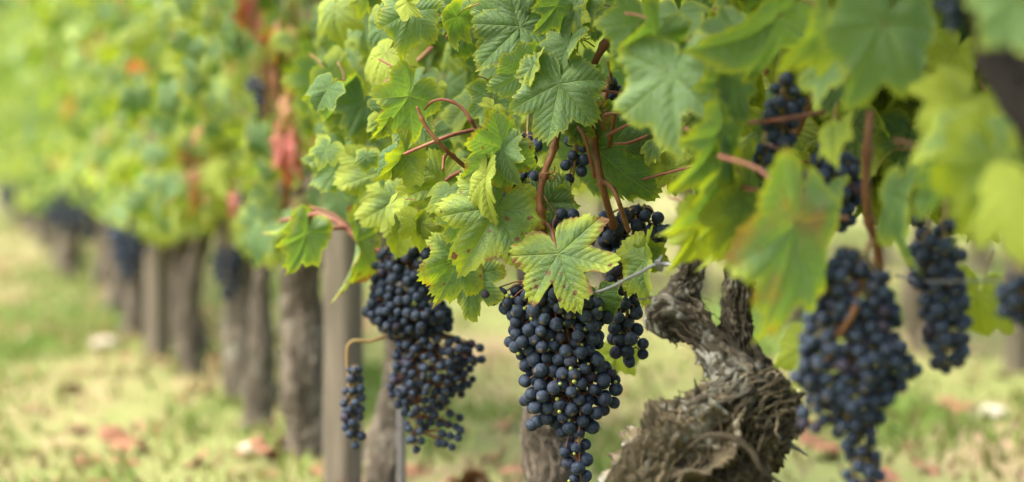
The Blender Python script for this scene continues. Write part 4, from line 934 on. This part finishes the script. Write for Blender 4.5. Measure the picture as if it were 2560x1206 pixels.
NB.append(bunch('dark berries in the shade between the two brown canes', [(345, 1412, 1470), (385, 1398, 1480), (430, 1395, 1475), (470, 1400, 1450)], 2.615, .6, 15.4, 1200, 1.75, None, seed=7))
NB.append(bunch('dark berries just over the top lobe of the spotted yellow leaf', [(525, 1385, 1440), (560, 1372, 1480), (600, 1372, 1490), (640, 1380, 1470)], 2.60, .6, 15.6, 1200, 1.75, None, seed=47))
NB.append(bunch('compact soft-focus grape bunch left of the central one, upper of two', [(590, 1000, 1060), (625, 950, 1110), (680, 930, 1110), (740, 910, 1100), (780, 912, 1150), (815, 925, 1150), (840, 970, 1080)], 3.05, .75, 12.4, 6500, 1.70, [(960, 620, 3.06, 5), (1010, 640, 3.05, 5)], M_STEMR, green=0, seed=8))
NB.append(bunch('loose open soft-focus grape bunch with reddish stalks below the compact one', [(835, 1000, 1120), (860, 985, 1195), (900, 975, 1206), (940, 970, 1190), (985, 970, 1165), (1010, 995, 1120), (1050, 1000, 1090), (1095, 1005, 1065), (1125, 1010, 1055)], 3.05, .8, 10.8, 4200, 2.12, [(1060, 800, 3.05, 5), (1080, 840, 3.05, 4)], M_STEMR, seed=9, extra=[(1125, 1035), (1150, 1045), (1100, 1060), (1120, 1062), (1140, 1068), (1105, 1085), (1125, 1090), (1145, 1095), (1110, 1110), (1130, 1118), (1098, 1108), (1150, 1075)]))
NB.append(bunch('slim little grape bunch dangling alone from a bent bare twig', [(925, 862, 912), (960, 858, 918), (1000, 842, 918), (1050, 846, 912), (1090, 856, 912), (1120, 868, 900)], 3.05, .9, 11.6, 1500, 1.75,
      [(1070, 808, 3.05, 6), (1040, 818, 3.05, 5.5), (1000, 838, 3.04, 4.8), (965, 841, 3.05, 5.4), (925, 853, 3.05, 4.4), (888, 852, 3.05, 4.6), (872, 862, 3.05, 4), (868, 880, 3.05, 4.5), (870, 930, 3.05, 4), (880, 1040, 3.05, 3)], M_STEM, seed=10))
NB.append(bunch('large blurred grape bunch hanging right of the gnarled trunk, longest one there', [(630, 2080, 2170), (690, 2030, 2230), (780, 2000, 2235), (850, 1992, 2250), (900, 1985, 2285), (960, 1990, 2272), (1010, 2010, 2245), (1060, 2060, 2225), (1120, 2092, 2212), (1180, 2105, 2215), (1225, 2110, 2210)],
      2.02, .65, 17.6, 9000, 1.70, [(2180, 600, 2.1, 8), (2140, 700, 2.08, 7), (2120, 800, 2.06, 6)], seed=11, extra=[(2010, 1032), (2040, 1070), (2270, 900), (2290, 925), (2250, 890), (2275, 935, .02), (2010, 1060, .02), (2060, 1050)]))
NB.append(bunch('blurred cylindrical grape bunch at the right, crossed by the wire', [(560, 2330, 2390), (620, 2270, 2420), (680, 2275, 2420), (740, 2290, 2430), (820, 2295, 2430), (880, 2305, 2425), (925, 2325, 2400)], 2.05, .75, 18.0, 6000, 1.70, None, seed=12))
NB.append(bunch('blurred grape bunch cut off by the right edge, level with the wire', [(690, 2510, 2580), (730, 2478, 2620), (780, 2490, 2620), (805, 2520, 2590)], 1.92, .75, 18.0, 2500, 1.72, None, seed=13))
NB.append(bunch('blurred dark bunch in the leaves over a horizontal red stalk', [(190, 1940, 2000), (250, 1905, 2015), (310, 1898, 2010), (370, 1912, 2000)], 2.20, .7, 17.5, 3500, 1.75, None, seed=14))
NB.append(bunch('small blurred grape cluster below the red stalk, above the gnarled arm', [(370, 1870, 1950), (410, 1850, 1965), (465, 1850, 1960), (520, 1880, 1950)], 2.20, .7, 17.5, 2500, 1.75, None, seed=15))
NB.append(bunch('blurred shaded bunch between the pale leaves and the thick stem', [(360, 2040, 2120), (420, 2005, 2170), (490, 1990, 2175), (550, 2010, 2150), (580, 2030, 2110)], 2.18, .7, 17.5, 3500, 1.75, None, seed=16))
NB.append(bunch('strongly blurred berries at the top edge, beside the dark near branch', [(-60, 2330, 2440), (0, 2325, 2440), (50, 2345, 2430), (75, 2370, 2410)], 1.78, .7, 19, 900, 1.75, None, seed=17))
NB.append(bunch('thin dark bunch in shadow hanging left of the wire-crossed bunch', [(470, 2285, 2330), (560, 2280, 2330), (640, 2260, 2320), (700, 2270, 2310)], 2.26, .7, 17.5, 900, 1.75, None, seed=18))
NB.append(bunch('blurred blue-black bunch against the leaning grey trunk at left', [(620, 545, 600), (650, 528, 612), (690, 530, 612), (720, 545, 608), (755, 560, 590)], 5.05, .7, 7.5, 1500, 1.7, None, join=True, seed=19))
NB.append(bunch('blurred black bunch beside the red leaves, upper left of centre', [(195, 612, 650), (220, 610, 668), (250, 630, 668), (290, 638, 665)], 4.3, .7, 8, 900, 1.7, None, join=True, seed=20))
NB.append(bunch('blurred dark bunch low in the leaves left of the red autumn leaf', [(480, 590, 630), (520, 588, 650), (560, 600, 645)], 4.7, .7, 7.5, 900, 1.7, None, join=True, seed=21))
for k_, (x, y, Z, lb) in enumerate([(440, 520, 6.1, 'far blurred bunch in shadow just right of the distant grey post'), (345, 560, 7.6, 'far blurred bunch in shadow just left of the distant grey post'), (455, 390, 6.0, 'far blurred dark bunch up in the leaves above the distant grey post'),
        (215, 500, 10.2, 'far blurred bunch under the leaves, second left of the distant grey post'), (135, 510, 13.5, 'far blurred bunch under the leaves near the left edge'), (860, 110, 3.7, 'blurred dark bunch high in the leaves left of the sharp round leaf')]):
    s = 3.05 / Z * 28 if Z > 5 else 26
    NB.append(bunch(lb, [(y - 1.6 * s, x - s * .7, x + s * .6), (y - .5 * s, x - s, x + s), (y + .6 * s, x - s * .8, x + s * .7), (y + 1.6 * s, x - s * .35, x + s * .3)], Z, .8, .0075 * FPX / Z, 700, 1.7, None, join=True, seed=30 + k_))
for k_ in range(16):
    Yk = 5.8 + 11 * (k_ + random.random()) / 16; p = row_pt(Yk, random.uniform(-.26, -.12), random.uniform(.31, .41)); x, y, Z = proj(p); s_ = .052 * FPX / Z
    NB.append(bunch('small blurred dark bunch under the leaves along the far vines at left', [(y - 1.4 * s_, x - s_ * .6, x + s_ * .6), (y - .4 * s_, x - s_, x + s_), (y + .6 * s_, x - s_ * .8, x + s_ * .7), (y + 1.7 * s_, x - s_ * .3, x + s_ * .3)], Z, .8, .0085 * FPX / Z, 500, 1.75, None, group='far blurred bunches at left', join=True, seed=60 + k_))
# extra dark berries near the sharp leaf at the left
NB.append(bunch('few shaded berries behind the yellow-green leaf left of the twig', [(410, 985, 1020), (450, 985, 1035), (480, 1000, 1030)], 2.86, .6, 14, 400, 1.75, None, seed=41))

# ------------------------------------------------------------------ trellis: posts, stake, wires
def post(px, Z, rpx, ytop, label, n=14, square=True, lean=0.0):
    b = at_ground(px, 900); x = (px - 1280) / FPX * Z; y0 = Z; z0 = gz(x, y0) - .15
    top = at(px, ytop, Z).z; r = rpx * Z / FPX; R = np.random.default_rng(int(px)); V = []; F = []; k = 20; zs = np.linspace(z0, top, 30)
    for i, z in enumerate(zs):
        for j in range(k):
            a = j / k * 6.283; q = r / max(abs(math.cos(a + .5)), abs(math.sin(a + .5))) ** .55 if square else r
            q *= 1 + .10 * (float(vnoise(math.cos(a) * 3 + 9, math.sin(a) * 3 + 9, z * 3)) - .5) * 2 - .12 * (abs(j - 13) < 1)
            V.append((x + q * math.cos(a) + lean * (z - z0), y0 + q * math.sin(a), z))
    F = [(i * k + j, i * k + (j + 1) % k, (i + 1) * k + (j + 1) % k, (i + 1) * k + j) for i in range(29) for j in range(k)] + [tuple(29 * k + j for j in range(k))]
    o = link('wooden_post', mesh('wooden_post', np.array(V) - np.array([x, y0, 0]), F, M_POST), None, Matrix.Translation((x, y0, 0))); tag(o, label, 'post', 'trellis posts')
post(858, 3.95, 43, 150, 'weathered grey wooden trellis post left of the loose grape bunches')
post(392, 6.45, 27, 300, 'distant blurred grey wooden trellis post at the left')
post(2545, 6.2, 30, 250, 'blurred grey post of the row behind at the right edge')
sx_ = (1003 - 1280) / FPX * 3.5
Vs_, Fs_ = tube_data([(0, 0, -.1, .0065), (0, 0, .3, .0065), (.003, 0, .62, .0065)], 12, 12)
tag(link('steel_stake', mesh('steel_stake', Vs_, Fs_, M_STAKE), None, Matrix.Translation((sx_, 3.5, 0))), 'thin grey steel stake standing against the slim vine trunk', 'stake')
def row_wire(h, y0, y1, off, label):
    P = [(*row_pt(y, off + .004 * math.sin(y * 2), h + .006 * math.sin(y * 1.3)), .0013) for y in np.linspace(y0, y1, 14)]
    V, F = tube_data(P, 60, 6); tag(link('trellis_wire', mesh('trellis_wire', V, F, M_WIRE)), label, 'wire', 'trellis wires')
row_wire(.50, 2.7, 22, .03, 'lower trellis wire running along the blurred vines to the left')
row_wire(.82, .5, 22, .0, 'upper trellis wire running hidden through the leaves of the near row')
hk = empty('wire_hook', at(1660, 660, 2.33), 'grey steel wire with twisted hook end tied beside the gnarled arm', 'wire')
wire_tube('wire', [(1440, 745, 2.60), (1520, 722, 2.48), (1578, 692, 2.40), (1605, 680, 2.37), (1635, 663, 2.35), (1665, 660, 2.33), (1700, 668, 2.32)], .0016, hk, n=40)
wire_tube('twist', [(1646, 672, 2.345), (1640, 656, 2.335), (1650, 652, 2.34), (1656, 668, 2.345), (1652, 678, 2.34), (1648, 655, 2.33), (1655, 640, 2.335)], .0011, hk, n=50)
hk2 = empty('trellis_wire', at(2400, 700, 2.05), 'blurred grey wire crossing the cylindrical bunch at the right', 'wire', 'trellis wires')
wire_tube('wire', [(2240, 690, 2.10), (2320, 704, 2.04), (2420, 703, 2.0), (2600, 696, 1.9)], .0012, hk2, n=30)

# ------------------------------------------------------------------ vine rows behind
def back_vine(base, seed, label, group):
    root = empty('grapevine', base, label, 'grapevine', group); R = random.Random(seed)
    simple_vine(root, base, .038, seed, R.uniform(-.05, .05), 26, 16, arms=False)
    f = Foliage()
    for _ in range(260):
        off = R.gauss(0, .13); h = .46 + 1.05 * R.random() ** 1.1
        p = base + RD * R.uniform(-.56, .56) + RN * off + Vector((0, 0, h)); n, t = rand_leaf_pose(p, off); tt = rand_tint(h, .02)
        f.add(basis(p, t, n, R.uniform(.06, .09)), (min(1, tt[0] + .25), tt[1], tt[2], tt[3]))
    f.build('foliage', root)
    return root
def clone(root, delta, label, group):
    r = root.copy(); C.objects.link(r); r.location = root.location + delta; tag(r, label, None, group)
    for ch in [o for o in root.children]:
        c = ch.copy(); C.objects.link(c); c.parent = r
        c.matrix_parent_inverse = Matrix.Translation(root.location).inverted()
    return r
ordn = ['first', 'second', 'third', 'fourth', 'fifth', 'sixth', 'seventh', 'eighth', 'ninth', 'tenth', 'eleventh', 'twelfth', 'thirteenth', 'fourteenth']
bv = []
for i in range(14):
    b = row_pt(5.0 + 1.12 * i, 2.0); b.z = gz(b.x, b.y)
    bv.append(back_vine(b, 500 + i, f'blurred grapevine of the row behind, {ordn[i]} from the right edge', 'grapevines of the row behind'))
for i in range(12):
    clone(bv[(i * 5 + 3) % 14], (row_pt(8.0 + 1.12 * i, 4.0) - bv[(i * 5 + 3) % 14].location), f'blurred grapevine two rows behind, {ordn[i]} from the right edge', 'grapevines two rows behind')
# far hedge line closing the view
f = Foliage()
for i in range(5200):
    a = random.uniform(-75, 75); p = Vector((a, 120 + random.gauss(0, 2.5), 0)); top = 6 + 5 * float(vnoise(a * .13 + 60, 2.5, 7.5)) + 2.5 * float(vnoise(a * .5 + 60, 3.5, 9.5))
    p.z = top * random.random() ** .7
    f.add(basis(p, Vector((random.gauss(0, 1), random.gauss(0, 1), -1)), Vector((random.gauss(0, .7), -1, random.uniform(0, 1))), random.uniform(.6, 1.3)), (random.uniform(0, .5), 0, 0, random.random()))
o = f.build('treeline', None); tag(o, 'far-off line of pale green trees beyond the vineyard', 'trees', kind='stuff')
print('leaves', NLEAF, 'berries', sum(NB), NB, 'objects', len(bpy.data.objects))
